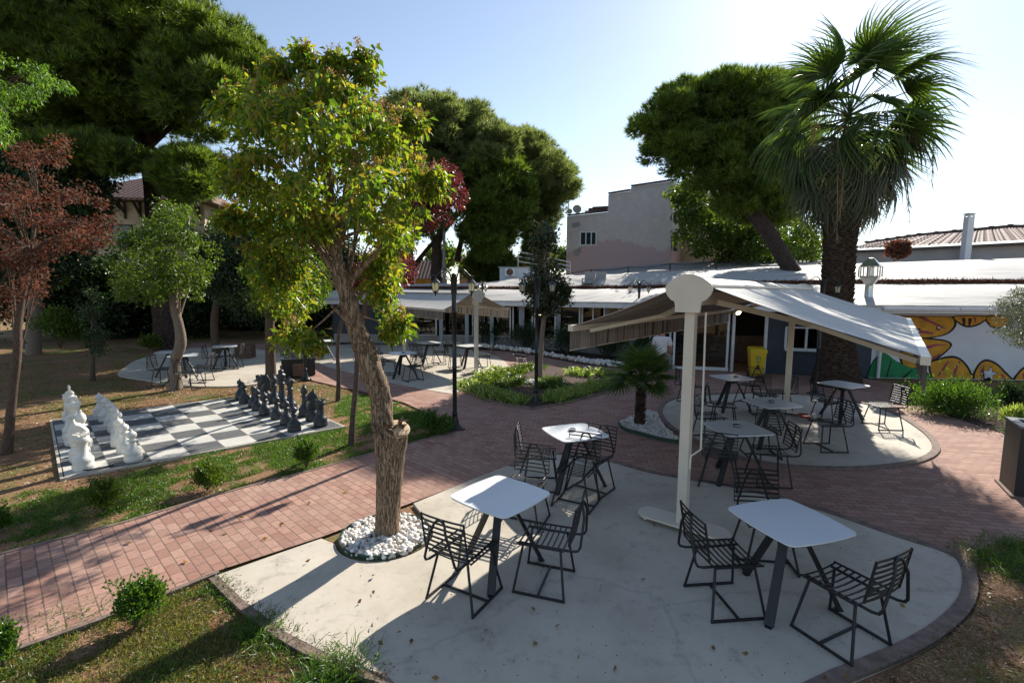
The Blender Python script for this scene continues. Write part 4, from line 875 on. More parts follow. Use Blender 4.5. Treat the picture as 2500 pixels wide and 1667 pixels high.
# ================================================================== BIN, PLANTERS, CRATE, LITTLE THINGS
def wheelie(loc, rz):
    t = thing('wheelie_bin', 'yellow plastic wheelie bin with green symbols against the slate blue wall', 'bin', loc, rz); mb = MB()
    lo = [(-.19, -.20), (.19, -.20), (.19, .20), (-.19, .20)]; hi = [(-.26, -.27), (.26, -.27), (.26, .27), (-.26, .27)]
    mb.add([(x, y, .05) for x, y in lo] + [(x, y, .90) for x, y in hi], [(3, 2, 1, 0), (0, 1, 5, 4), (1, 2, 6, 5), (2, 3, 7, 6), (3, 0, 4, 7), (4, 5, 6, 7)]); mb.box((0, -.0, .90), (.56, .58, .05)); mb.build('body', M['yellow'], t)
    mb = MB(); mb.add([(-.28, -.29, .93), (.28, -.29, .93), (.28, .30, .96), (-.28, .30, .96), (-.24, -.24, .985), (.24, -.24, .985), (.24, .26, 1.03), (-.24, .26, 1.03)], [(0, 3, 2, 1), (0, 1, 5, 4), (1, 2, 6, 5), (2, 3, 7, 6), (3, 0, 4, 7), (4, 5, 6, 7)]); mb.tube([(-.2, .34, .98), (.2, .34, .98)], .018, 8); mb.build('lid', M['yellow'], t)
    for s in (-1, 1): mb = MB(); mb.tube([(s * .20, .21, .10), (s * .25, .21, .10)], .10, 16); mb.build('wheel', M['dark_sym'], t)
    mb = MB()                                     # printed symbols on the front face
    def fr(x, z): return (x, -.2 - .07 * (z - .05) / .85 - .004, z)
    for x0, x1, z0, z1 in ((-.08, .08, .72, .745), (-.08, -.055, .60, .72), (.055, .08, .60, .72), (-.04, .04, .63, .65), (-.04, .04, .68, .70), (-.08, -.03, .54, .565), (.03, .08, .54, .565), (-.02, .02, .49, .58)):
        mb.add([fr(x0, z0), fr(x1, z0), fr(x1, z1), fr(x0, z1)], [(0, 1, 2, 3)])
    mb.build('green_symbol', M['green_sym'], t)
    mb = MB(); n = 14; mb.add([fr(.055 * math.cos(a), .40 + .05 * math.sin(a)) for a in np.linspace(0, 6.283, n + 1)[:-1]], [tuple(range(n))]); mb.add([fr(-.04, .28), fr(.04, .28), fr(.05, .34), fr(-.05, .34)], [(0, 1, 2, 3)]); mb.build('black_symbol', M['dark_sym'], t)
wheelie(at(1743, 868) + Vector((.0, .2, 0)), R(-14)); bpy.data.objects['wheelie_bin'].scale = (.88, .88, .92)
def boxpl(name, lab, cat, loc, rz, sx, sy, h, mat, rim, w=.06, foot=None):
    t = thing(name, lab, cat, loc, rz); mb = MB(); mb.box((0, -sy / 2 + w / 2, h / 2 + .03), (sx, w, h)); mb.box((0, sy / 2 - w / 2, h / 2 + .03), (sx, w, h)); mb.box((-sx / 2 + w / 2, 0, h / 2 + .03), (w, sy - 2 * w - .004, h)); mb.box((sx / 2 - w / 2, 0, h / 2 + .03), (w, sy - 2 * w - .004, h)); mb.box((0, 0, .06), (sx - 2 * w - .01, sy - 2 * w - .01, .05)); mb.build('body', mat, t)
    mb = MB(); r2 = w + .03; z = h + .045
    mb.box((0, -sy / 2 + r2 / 2 - .012, z), (sx + .03, r2, .03)); mb.box((0, sy / 2 - r2 / 2 + .012, z), (sx + .03, r2, .03)); mb.box((-sx / 2 + r2 / 2 - .012, 0, z), (r2, sy - 2 * r2 + .02, .03)); mb.box((sx / 2 - r2 / 2 + .012, 0, z), (r2, sy - 2 * r2 + .02, .03)); mb.build('rim', rim, t)
    mb = MB(); mb.box((0, 0, h * .72), (sx - 2 * w - .01, sy - 2 * w - .01, .04)); mb.build('soil', M['mulch'], t)
    if foot: mb = MB(); mb.box((0, 0, .015), (sx + .08, sy + .08, .03)); mb.build('plinth', foot, t)
    return t
q = at(2285, 1140)
boxpl('planter', 'big empty black box planter cut by the right edge of the picture', 'planter', (q.x + .72, q.y + .02, 0), R(-32), .80, .60, .90, M['planter_black'], M['planter_rim'], .07, M['curb'])
q = at(678, 866)
boxpl('hedge_planter', 'black planter box with a clipped green hedge behind the black chess pieces', 'planter', (q.x, q.y + .25, 0), R(25), .95, .42, .52, M['planter_black'], M['planter_rim'], .05)
tt = [o for o in bpy.data.objects if o.name == 'hedge_planter'][0]
foliage('hedge', [(Vector((x, 0, .68)), .26) for x in (-.32, -.1, .12, .34)], M['leaf_dark'], tt, 2600, .05, .03)
mb = MB(); q = at(685, 868); mb.box((q.x + .06, q.y - .03, .25), (.36, .03, .36), R(25)); mb.build('brown_panel', M['wood_box'], label='brown wooden board leaning on the hedge planter', cat='board')
q = at(556, 824); t = thing('wooden_crate', 'brown wooden crate beside the deep shade table', 'crate', (q.x, q.y + .25, 0), R(10)); mb = MB()
for k_ in range(4): mb.box((0, -.25, .08 + k_ * .13), (.6, .02, .115)); mb.box((0, .25, .08 + k_ * .13), (.6, .02, .115)); mb.box((-.29, 0, .08 + k_ * .13), (.02, .478, .115)); mb.box((.29, 0, .08 + k_ * .13), (.02, .478, .115))
mb.build('slats', M['wood_box'], t); mb = MB(); [mb.box((sx * .27, sy * .23, .27), (.03, .03, .53)) for sx in (-1, 1) for sy in (-1, 1)]; mb.build('corner_posts', M['wood_box'], t)
q = at(1962 / 1.0630, 972, .03); q = at(1846, 967)
t = thing('red_dish', 'red dish left on the base plate of the second awning post', 'dish', (q.x, q.y, .09)); mb = MB(); mb.lathe([(0, 0), (.10, 0), (.13, .05), (.12, .055), (.09, .01), (0, .01)], n=18); mb.build('bowl', M['red'], t)
# fine grit and leaf crumbs gathered along the patio edge
pe = smooth_poly(rawpx([(520, 1335), (560, 1375), (655, 1446), (800, 1520), (880, 1552)]), False, 8) + fp_curve[8:]; gp_ = []
for _ in range(900):
    i_ = random.randrange(len(pe) - 1); f_ = random.random(); a_ = Vector(pe[i_]).lerp(Vector(pe[i_ + 1]), f_); gp_.append((a_.x + random.gauss(0, .05), a_.y + random.gauss(0, .05), .016))
for _ in range(260): a_ = at(random.uniform(600, 2200), random.uniform(1120, 1560)); gp_.append((a_.x, a_.y, .016))
gp_ = np.array(gp_); V, F = leaf_arrays(gp_, np.c_[rng.normal(size=(len(gp_), 2)), np.full(len(gp_), .08)], .022 * rng.uniform(.3, 1.1, len(gp_)), .010, .15); fastmesh('leaf_crumbs', V, F, M['dead_leaf'], kind='stuff', label='fine brown leaf crumbs and grit on the front patio')
# a few fallen leaves on the patios
fl = random.Random(11); V_, F_ = [], []
spots = [(860, 1250), (855, 1355), (855, 1430), (880, 1480), (862, 1318), (922, 1450), (945, 1478), (1122, 1442), (1228, 1403), (1380, 1350), (1242, 1300), (1500, 1205), (1238, 1318), (1410, 1540), (1225, 1470), (820, 1385), (700, 1290), (1110, 1472), (1470, 1330), (1720, 1500), (1640, 1480), (1900, 1560), (1952, 1560), (2145, 1470), (2080, 1395), (1330, 1500), (1010, 1555), (1275, 1440), (1700, 1300), (2060, 1290)]
P = np.array([at(x, y, .03)[:] for x, y in spots]); D = np.c_[rng.normal(size=(len(P), 2)), np.full(len(P), .12)]; V, F = leaf_arrays(P, D, .06, .035, .2); fastmesh('fallen_leaves', V, F, M['dead_leaf'], kind='stuff', label='brown fallen leaves scattered on the front patio')
P = np.array([(*(at(x, y)[:2]), .01) for x, y in [(525, 1225), (600, 1240), (490, 1220), (705, 1160), (420, 1290), (300, 1250), (640, 1205), (560, 1190), (800, 1130)]]); D = np.c_[rng.normal(size=(len(P), 2)), np.full(len(P), .1)]; V, F = leaf_arrays(P, D, .07, .04, .2); fastmesh('fallen_leaves', V, F, M['leaf_bloom'], kind='stuff', label='yellow fallen leaves on the brick path')

# ================================================================== PERSON AND CAT
def skin_body(name, joints, edges, mat, parent, sub=2):
    me = bpy.data.meshes.new(name); me.from_pydata([j[:3] for j in joints], edges, []); o = bpy.data.objects.new(name, me); col.objects.link(o)
    sk = o.modifiers.new('skin', 'SKIN'); sk.use_smooth_shade = True
    for v_, j in zip(me.skin_vertices[0].data, joints): v_.radius = (j[3], j[4] if len(j) > 4 else j[3]); v_.use_root = False
    me.skin_vertices[0].data[0].use_root = True
    s = o.modifiers.new('sub', 'SUBSURF'); s.levels = s.render_levels = sub
    dg = bpy.context.evaluated_depsgraph_get(); m2 = bpy.data.meshes.new_from_object(o.evaluated_get(dg)); bpy.data.objects.remove(o)
    m2.materials.clear(); m2.polygons.foreach_set('use_smooth', [True] * len(m2.polygons)); return link(name, m2, mat, parent)
q = at(1516, 898); PR = thing('person', 'person in white t-shirt and dark shorts walking away towards the cafe door', 'person', (q.x, q.y, .002), R(-22))
J = [(0, 0, .93, .135, .11), (0, .01, 1.10, .13, .10), (0, .02, 1.28, .155, .105), (0, .02, 1.42, .10, .085), (0, .04, 1.52, .052), (0, .06, 1.60, .07),
     (.17, .02, 1.40, .06), (.235, .03, 1.16, .047), (.22, .16, 1.00, .036), (.19, .26, 1.02, .026),
     (-.17, .02, 1.40, .06), (-.24, .03, 1.16, .047), (-.22, .15, 1.00, .036), (-.19, .25, 1.02, .026),
     (.095, 0, .84, .095), (.10, .03, .48, .062), (.10, -.02, .12, .042), (.10, .0, .06, .045),
     (-.095, 0, .84, .095), (-.10, .10, .50, .062), (-.10, .02, .14, .042), (-.10, .04, .08, .045)]
Ee = [(0, 1), (1, 2), (2, 3), (3, 4), (4, 5), (3, 6), (6, 7), (7, 8), (8, 9), (3, 10), (10, 11), (11, 12), (12, 13), (0, 14), (14, 15), (15, 16), (16, 17), (0, 18), (18, 19), (19, 20), (20, 21)]
skin_body('body', J, Ee, M['skin'], PR)
mb = MB(); mb.lathe([(.0, -.125), (.045, -.12), (.065, -.085), (.078, -.03), (.084, .03), (.080, .075), (.055, .11), (0, .125)], (0, .065, 1.665), 18); hd = mb.build('head', M['skin'], PR)
mb = MB(); mb.lathe([(.080, -.02), (.089, .03), (.086, .08), (.06, .118), (0, .133)], (0, .055, 1.668), 18); mb.build('hair', M['hair'], hd)
mb = MB(); [mb.lathe([(0, -.03), (.012, -.02), (.014, .01), (0, .03)], (s * .088, .06, 1.655), 8) for s in (-1, 1)]; mb.tube([(0, .145, 1.68), (0, .168, 1.65), (0, .15, 1.64)], [.008, .014, .008], 6); mb.build('ears_and_nose', M['skin'], hd)
JT = [(0, 0, .90, .165, .125), (0, .01, 1.10, .155, .122), (0, .02, 1.28, .18, .125), (0, .02, 1.43, .11, .095), (0, .03, 1.475, .075), (.175, .02, 1.405, .08), (.225, .025, 1.22, .072), (-.175, .02, 1.405, .08), (-.228, .025, 1.22, .072)]
skin_body('tshirt', JT, [(0, 1), (1, 2), (2, 3), (3, 4), (3, 5), (5, 6), (3, 7), (7, 8)], M['tshirt'], PR)
JS = [(0, 0, .90, .15, .125), (.098, 0, .78, .115), (.10, .04, .50, .092), (-.098, 0, .78, .115), (-.10, .09, .52, .092)]
skin_body('shorts', JS, [(0, 1), (1, 2), (0, 3), (3, 4)], M['trousers'], PR)
for sx, fy, fz, pt in ((.10, -.03, .045, 0), (-.10, .02, .06, .2)):
    mb = MB(); mb.tube([(sx, fy - .08, fz + .03), (sx, fy - .03, fz + .02), (sx, fy + .08, fz), (sx, fy + .17, fz - .008)], [.036, .047, .043, .026], 10); mb.build('shoe', M['tshirt'], PR)
for s in (-1, 1):
    h = MB(); bx, by, bz = s * .185, .26, 1.02; h.tube([(bx, by - .02, bz), (bx, by + .06, bz)], [.026, .036], 8)
    for k_, ln in enumerate((.055, .07, .075, .065)): h.tube([(bx + (k_ - 1.5) * .019, by + .055, bz), (bx + (k_ - 1.5) * .021, by + .055 + ln * .6, bz + .008), (bx + (k_ - 1.5) * .020, by + .05 + ln, bz - .012)], [.010, .009, .007], 6)
    h.tube([(bx - s * .03, by + .01, bz), (bx - s * .06, by + .05, bz + .01), (bx - s * .055, by + .085, bz + .012)], [.012, .010, .008], 6); h.build('hand', M['skin'], PR)
q = at(1196, 834); CT = thing('cat', 'small black and white cat standing by the white rocks', 'cat', (q.x, q.y, 0), R(160))
JC = [(-.14, 0, .24, .062, .07), (0, 0, .245, .066, .07), (.13, 0, .25, .062, .06), (.20, 0, .29, .04), (.25, 0, .325, .045),
      (-.15, .045, .16, .04), (-.12, .045, .10, .022), (-.16, .045, .05, .015), (-.14, .045, .015, .017), (-.15, -.045, .16, .04), (-.17, -.045, .10, .022), (-.21, -.045, .05, .015), (-.19, -.045, .015, .017),
      (.13, .04, .15, .028), (.12, .04, .07, .017), (.14, .04, .015, .018), (.13, -.04, .15, .028), (.15, -.04, .07, .017), (.17, -.04, .015, .018), (-.22, 0, .27, .018), (-.30, 0, .33, .014), (-.33, 0, .42, .012)]
EC = [(0, 1), (1, 2), (2, 3), (3, 4), (0, 5), (5, 6), (6, 7), (7, 8), (0, 9), (9, 10), (10, 11), (11, 12), (2, 13), (13, 14), (14, 15), (2, 16), (16, 17), (17, 18), (0, 19), (19, 20), (20, 21)]
m_, t_, b, o = nt('black_and_white_fur'); v = coords(t_); sp = N(t_, 'ShaderNodeSeparateXYZ'); t_.links.new(v, sp.inputs[0]); nn_ = noise(t_, v, 7, 2)
ad = N(t_, 'ShaderNodeMath', operation='MULTIPLY_ADD'); t_.links.new(nn_, ad.inputs[0]); ad.inputs[1].default_value = .18; t_.links.new(sp.outputs[2], ad.inputs[2])
c = ramp(t_, ad.outputs[0], [(.30, (.58, .56, .52)), (.315, (.012, .011, .012))]); t_.links.new(c, b.inputs['Base Color']); b.inputs['Roughness'].default_value = .85; M['cat'] = m_
skin_body('body', JC, EC, M['cat'], CT)
mb = MB(); [mb.tube([(.25, s * .025, .355), (.248, s * .034, .395)], [.016, .003], 6) for s in (-1, 1)]; mb.build('ears', M['black_fur'], CT)
mb = MB(); mb.tube([(.28, 0, .318), (.305, 0, .312)], [.022, .013], 8); mb.build('muzzle', M['white_fur'], CT)

# ================================================================== THE CAFE (one long low building)
CF_ = thing('cafe_building', 'long low cafe with white roll roofing, glazed front, slate blue wall and a flower mural', 'building')
FP = [(-9, 24.3), (0, 22.9), (3.0, 21.0), (4.8, 19.2), (5.5, 16.6), (7.3, 16.1), (11.25, 15.0), (24, 14.2)]
def strip(name, L0_, L1_, mat, bulge=0.0, sub=8, nv=4, th=.06):
    """roof strip lofted between two 3-D polylines"""
    def res(L):
        P = [Vector(p) for p in L]; out = []
        for i in range(len(P) - 1):
            for j in range(sub): out.append(P[i].lerp(P[i + 1], j / sub))
        out.append(P[-1]); return out
    A_, B_ = res(L0_), res(L1_); mb = MB(); vs = []; n = len(A_)
    for i in range(n):
        for j in range(nv + 1):
            f = j / nv; p = A_[i].lerp(B_[i], f); p.z += bulge * math.sin(math.pi * f) + .02 * math.sin(i * 1.7 + j) * (0 < j < nv); vs.append(p)
    fs = [(i * (nv + 1) + j, (i + 1) * (nv + 1) + j, (i + 1) * (nv + 1) + j + 1, i * (nv + 1) + j + 1) for i in range(n - 1) for j in range(nv)]
    mb.add(vs, fs, True); 
    if th:
        mb.add([p - Vector((0, 0, th)) for p in vs], [f[::-1] for f in fs], True)
        mb.add([A_[i] for i in range(n)] + [A_[i] - Vector((0, 0, th)) for i in range(n)], [(i, n + i, n + i + 1, i + 1) for i in range(n - 1)])
        mb.add([B_[i] for i in range(n)] + [B_[i] - Vector((0, 0, th)) for i in range(n)], [(i, i + 1, n + i + 1, n + i) for i in range(n - 1)])
    return mb.build(name, mat, CF_)
EV = [(-9.2, 23.6, 2.2), (-.3, 22.3, 2.2), (2.6, 20.4, 2.22), (4.2, 18.7, 2.25), (4.9, 16.1, 2.28), (7.1, 15.5, 2.29), (11.0, 14.45, 2.3), (24, 13.7, 2.32)]
GP = [(-9, 25.8, 2.72), (.4, 25.0, 2.74), (4, 23.4, 2.78), (6.6, 21.5, 2.82), (8.2, 19.2, 2.9), (9.2, 18.3, 2.94), (12, 17.4, 3.0), (24, 16.7, 3.05)]
strip('roof', EV, GP, M['roof_white'], .12)
cr = [atd(x, y, d) for x, y, d in [(980, 664, 28), (1087, 652, 28), (1199, 638, 28), (1300, 631, 27.5), (1480, 625, 26), (1760, 613, 24), (2030, 603, 22), (2500, 588, 21)]]
GU = [(p[0], p[1] + .12, p[2] + .10) for p in GP]
strip('roof', GU, [c[:] for c in cr], M['roof_white'], .16)
strip('roof', [(c.x, c.y, c.z - .02) for c in cr], [(c.x, c.y + 8, c.z - 1.3) for c in cr], M['roof_white'], .1)
P_, T_ = [], []
for i in range(len(GP) - 1):
    a, b_ = Vector(GP[i]), Vector(GP[i + 1]); n = int((b_ - a).length * 700)
    for _ in range(n): q = a.lerp(b_, random.random()); P_.append((q.x + random.gauss(0, .08), q.y + random.uniform(-.28, .12), q.z + random.uniform(-.02, .12)))
P_ = np.array(P_); V, F = blade_arrays(P_, rng.normal(size=P_.shape) * [1, 1, .3], .16, .03); o = fastmesh('needle_litter', V, F, M['litter'], CF_); o['kind'] = 'stuff'
# fascia and gutter along the eaves
mb = MB()
for a, b_ in zip(EV, EV[1:]): mb.bar((a[0], a[1] - .02, a[2] - .15), (b_[0], b_[1] - .02, b_[2] - .15), .05, .17)
mb.build('fascia', M['white_plastic'], CF_)
mb = MB(); g0, g1 = EV[-2], EV[-1]
for k_ in range(6): t_ = k_ / 6; mb.bar(Vector(g0).lerp(Vector(g1), t_) + Vector((0, -.09, -.10)), Vector(g0).lerp(Vector(g1), t_ + .164) + Vector((0, -.09, -.10)), .10, .085)
mb.build('gutter', M['white_plastic'], CF_)
# ceiling under the eave so the roof edge is solid, back wall, floor
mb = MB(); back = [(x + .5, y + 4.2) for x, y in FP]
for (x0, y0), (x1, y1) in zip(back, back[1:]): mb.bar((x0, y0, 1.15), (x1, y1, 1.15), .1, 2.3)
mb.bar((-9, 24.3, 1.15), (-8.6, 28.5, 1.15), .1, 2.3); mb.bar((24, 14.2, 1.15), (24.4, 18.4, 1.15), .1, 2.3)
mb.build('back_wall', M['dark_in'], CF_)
def seg(i, j=None): return Vector((*FP[i], 0)), Vector((*FP[i + 1 if j is None else j], 0))
def wall(a, b_, z0, z1, mat, name='wall', th=.14):
    mb = MB(); L = (b_ - a).length; m_ = (a + b_) / 2; d = (b_ - a).normalized(); nrm_ = Vector((d.y, -d.x, 0)); mb.box((m_.x - nrm_.x * th / 2, m_.y - nrm_.y * th / 2, (z0 + z1) / 2), (L, th, z1 - z0), math.atan2(d.y, d.x)); return mb.build(name, mat, CF_)
def column(p, w=.16, h=2.05):
    mb = MB(); mb.box((p.x, p.y, h / 2 + .01), (w, w, h)); mb.box((p.x, p.y, h - .06), (w + .05, w + .05, .12)); mb.build('column', M['column_blue'], CF_)
def window(a, b_, z0, z1, n=2, fr=.05, glass=True, name='window'):
    d = (b_ - a).normalized(); nrm_ = Vector((d.y, -d.x, 0)); L = (b_ - a).length; mb = MB(); o_ = nrm_ * .012
    for z in (z0 + fr / 2, z1 - fr / 2): mb.bar(a + o_ + Vector((0, 0, z)), b_ + o_ + Vector((0, 0, z)), .07, fr)
    for k_ in range(n + 1): p = a.lerp(b_, min(1 - fr / L / 2, max(fr / L / 2, k_ / n))) + o_; mb.bar(p + Vector((0, 0, z0 + fr)), p + Vector((0, 0, z1 - fr)), fr, .066, d)
    w = mb.build(name, M['white_plastic'], CF_); g = MB(); g.add([a + Vector((0, 0, z0)), b_ + Vector((0, 0, z0)), b_ + Vector((0, 0, z1)), a + Vector((0, 0, z1))], [(0, 1, 2, 3)]); g.build('pane', M['glass'], w); return w
for i, n in ((0, 5), (1, 3), (2, 2), (3, 3)):
    a, b_ = seg(i); wall(a, b_, -.02, .46, M['grey_wall'], 'low_wall'); 
    k0 = 0
    if i == 0: wall(a, a.lerp(b_, .48), .465, 2.04, M['blue_wall'])
    nn_ = n
    for k_ in range(nn_):
        u, v_ = a.lerp(b_, k_ / nn_), a.lerp(b_, (k_ + 1) / nn_)
        if i == 0 and k_ < 2: continue
        window(u.lerp(v_, .04), u.lerp(v_, .96), .47, 2.02, 1 if i < 2 else 2, .035)
for x, D_ in ((1014, 23.0), (1073, 22.9), (1130, 22.85), (1198, 22.5), (1282, 21.6), (1392, 20.2), (1455, 18.9)):
    p = atd(x, 750, D_); column(Vector((p.x, p.y, 0)) - Vector((0, .12, 0)), .17 if x != 1198 else .24)
a, b_ = seg(4)                              # glass doors
window(a.lerp(b_, .03), a.lerp(b_, .36), .02, 2.04, 1, .09, name='glass_door'); window(a.lerp(b_, .37), a.lerp(b_, .99), .02, 2.04, 1, .11, name='glass_door')
a, b_ = seg(5); d01 = .26
q0, q1 = a.lerp(b_, .02), a.lerp(b_, d01)
mb = MB()
for p in (q0, q1): mb.bar(p + Vector((0, -.02, 0)), p + Vector((0, -.02, 2.02)), .07, .08)
mb.build('door_frame', M['white_plastic'], CF_)
wa, wb = a.lerp(b_, .40), a.lerp(b_, .70)
wall(q1, wa, 0, 2.1, M['blue_wall']); wall(wa, wb, 0, .82, M['blue_wall']); wall(wa, wb, 1.56, 2.1, M['blue_wall']); wall(wb, b_, 0, 2.1, M['blue_wall'])
window(wa, wb, .82, 1.56, 2, .05); mb = MB(); mb.bar(wa + Vector((0, -.05, .80)), wb + Vector((0, -.05, .80)), .12, .04); mb.build('window_sill', M['white_plastic'], CF_)
a, b_ = seg(6); wall(a + Vector((.004, 0, 0)), b_, 0, 2.12, M['white_wall'], 'mural_wall')
mb = MB(); mb.tube([a + Vector((.18, -.10, .02)), a + Vector((.18, -.10, 2.1))], .05, 10); mb.build('drain_pipe', M['white_plastic'], CF_)
# lit ceiling lamps seen through the door
for nm, p, lab in (('ceiling_lamp', Vector((7.75, 16.6, 1.98)), 'round warm lit lamp under the ceiling inside the cafe door'), ('ceiling_lamp', atd(1240, 723, 24.2), 'tiny warm lit lamp deep inside the cafe, beside the magnolia trunk')):
    t = thing(nm, lab, 'lamp', p); mb = MB(); r_ = .10 if p.y < 20 else .05; mb.lathe([(0, -r_), (r_ * .7, -r_ * .7), (r_, 0), (r_ * .8, r_ * .3), (0, r_ * .4)], n=16); mb.build('lamp_globe', M['bulb'], t); mb = MB(); mb.lathe([(0, r_ * .4), (r_ * .5, r_ * .4), (r_ * .5, r_ * .6), (0, r_ * .6)], n=12); mb.build('ceiling_cap', M['white_plastic'], t)
# a few chairs' worth of furniture silhouettes inside: counter
mb = MB(); mb.box((8.9, 18.6, .5), (2.6, .5, 1.0), R(-14)); mb.build('bar_counter', M['wood_box'], label='brown wooden counter inside behind the cafe window', cat='counter')
# --- mural
MA, MBv = Vector((*FP[6], 0)), Vector((*FP[7], 0)); Md = (MBv - MA).normalized(); Mn = Vector((Md.y, -Md.x, 0))
def mz(zx, zy, off=.004):
    """enlarged-picture point -> point on the mural wall"""
    x = (2200 + zx / 2.3067) * .9408; y = (620 + zy / 2.3067) * .9408; d = ray(x, y); o_ = MA + Mn * off; c0 = Vector((0, 0, CAM_H)); t_ = (o_ - c0).dot(Mn) / d.dot(Mn); return c0 + d * t_
MU = thing('mural', 'painted mural of yellow petals with black outlines and stars on the white cafe wall', 'mural')
def paint(name, polys, mat, off):
    mb = MB()
    for P in polys:
        bm = bmesh.new(); vs = [bm.verts.new(p) for p in P]; bm.faces.new(vs); bmesh.ops.triangulate(bm, faces=bm.faces[:]); bm.verts.index_update(); mb.add([v.co[:] for v in bm.verts], [[v.index for v in f.verts] for f in bm.faces]); bm.free()
    return mb.build(name, mat, MU)
def sm(P): return smooth_poly(P, True, 5)
petals = [[(-330, 352), (-60, 352), (240, 352), (292, 358), (303, 400), (262, 446), (180, 468), (90, 472), (-60, 440), (-330, 420)],
          [(60, 478), (200, 482), (265, 495), (280, 517), (250, 550), (200, 588), (155, 610), (90, 640), (20, 640), (0, 560)],
          [(160, 628), (200, 597), (280, 580), (330, 592), (370, 632), (395, 680), (402, 712), (300, 790), (200, 760)],
          [(408, 705), (425, 645), (455, 608), (490, 600), (540, 622), (590, 672), (626, 716), (600, 790), (540, 860), (440, 840)],
          [(638, 716), (660, 672), (692, 642), (740, 622), (800, 662), (840, 730), (760, 860), (680, 800)],
          [(300, 352), (478, 352), (452, 386), (410, 404), (370, 407), (330, 390)],
          [(482, 352), (620, 352), (596, 400), (540, 415), (500, 398)]]
def clampz(P): return [Vector((p.x, p.y, min(2.05, max(.02, p.z)))) for p in P]
def grow(P, k_):
    cx = sum(p[0] for p in P) / len(P); cy = sum(p[1] for p in P) / len(P); return [(cx + (x - cx) * (1 + k_ / max(20, abs(x - cx) + abs(y - cy)) * 1.3), cy + (y - cy) * (1 + k_ / max(20, abs(x - cx) + abs(y - cy)) * 1.3)) for x, y in P]
paint('black_outline', [clampz([mz(x, y, .004) for x, y in sm(grow(p, 7))]) for p in petals], M['mur_black'], 0)
paint('yellow_petals', [clampz([mz(x, y, .008) for x, y in sm(grow(p, -5))]) for p in petals], M['mur_yellow'], 0)
streaks = [[(90, 355), (130, 355), (240, 410), (250, 425), (180, 395)], [(60, 420), (180, 440), (180, 452), (60, 440)], [(120, 520), (200, 505), (260, 512), (200, 518), (120, 545)], [(150, 590), (220, 560), (225, 566), (160, 606)],
           [(235, 640), (265, 600), (272, 604), (215, 690), (205, 688)], [(300, 650), (325, 600), (335, 605), (300, 690), (290, 688)], [(440, 720), (452, 630), (470, 625), (456, 730)], [(560, 680), (575, 676), (590, 720), (580, 730)], [(680, 680), (700, 660), (705, 670), (690, 720)], [(345, 356), (360, 356), (365, 390)], [(405, 356), (425, 356), (420, 390)]]
paint('magenta_streaks', [clampz([mz(x, y, .011) for x, y in p]) for p in streaks], M['mur_mag'], 0)
def star(cx, cy, r, off, rot=0): return [mz(cx + (r if i % 2 == 0 else r * .42) * math.sin(i * math.pi / 5 + rot), cy - (r if i % 2 == 0 else r * .42) * math.cos(i * math.pi / 5 + rot), off) for i in range(10)]
paint('star_outline', [star(500, 675, 48, .013, .2)], M['mur_black'], 0); paint('star_outline', [star(212, 415, 17, .013)], M['mur_black'], 0); paint('star_outline', [star(96, 432, 17, .013, .3)], M['mur_black'], 0)
paint('black_feet', [[mz(x, y, .013) for x, y in q] for q in ([(342, 362), (362, 362), (360, 395), (358, 415), (350, 400)], [(378, 362), (400, 362), (392, 395), (384, 415), (380, 400)])], M['mur_black'], 0)
paint('white_stars', [star(500, 675, 40, .016, .2), star(212, 415, 9, .016), star(96, 432, 9, .016, .3)], M['mur_white'], 0)
green = [[(-170, 640), (-100, 560), (-20, 610), (60, 640), (120, 650), (160, 690), (185, 740), (120, 800), (-175, 800)]]
paint('green_leaf_outline', [clampz([mz(x, y, .005) for x, y in sm(grow(p, 6))]) for p in green], M['mur_black'], 0)
paint('green_leaf', [clampz([mz(x, y, .009) for x, y in sm(p)]) for p in green], M['mur_green'], 0)
[paint('black_leaf_line', [clampz([mz(x, y, .012) for x, y in p])], M['mur_black'], 0) for p in ([(-60, 600), (-52, 600), (-80, 700), (-100, 790), (-106, 790), (-88, 700)], [(60, 650), (66, 650), (20, 720), (0, 790), (-6, 790), (14, 716)])]

# ---------------------------------------------------------------- things on the roof
t = thing('grey_roof_sheet', 'long grey sagging sheet roof lying behind the white cafe roof', 'roof sheet'); mb = MB()
S_ = [atd(1350, 640, 29), atd(1500, 622, 28.6), atd(1700, 612, 27.5), atd(1850, 608, 26)]; S2 = [atd(1370, 618, 33), atd(1540, 604, 32), atd(1700, 596, 31), atd(1890, 598, 30)]
vs = S_ + S2 + [p - Vector((0, 0, .12)) for p in S_ + S2]; mb.add(vs, [(i, i + 1, i + 5, i + 4) for i in range(3)] + [(8 + i, 12 + i, 13 + i, 9 + i) for i in range(3)] + [(i, 8 + i, 9 + i, i + 1) for i in range(3)] + [(0, 4, 12, 8), (3, 11, 15, 7)]); mb.build('sheet', M['grey_wall'], t)
def armchair(p, rz, lab):
    t = thing('grey_armchair', lab, 'armchair', p, rz, 'grey armchairs on the roof'); g = M['grey_wall']
    mb = MB(); mb.box((0, 0, .42), (.5, .5, .06)); mb.build('seat', g, t); mb = MB(); mb.box((0, -.27, .66), (.52, .05, .62), Mx=Matrix.Rotation(.2, 3, 'X')); mb.build('backrest', g, t)
    for s in (-1, 1): mb = MB(); mb.box((s * .28, 0, .62), (.05, .5, .04)); mb.box((s * .28, .22, .42), (.05, .05, .39)); mb.build('armrest', g, t)
    for s in (-1, 1):
        for r_ in (-1, 1): mb = MB(); mb.tube([(s * .22, r_ * .2, .39), (s * .26, r_ * .26, 0)], .025, 7); mb.build('leg', g, t)
for x, lab in ((1352, 'left one of two grey armchairs standing on the cafe roof'), (1377, 'right one of two grey armchairs standing on the cafe roof')): armchair(atd(x, 669, 24.0), R(160), lab)
tops = []
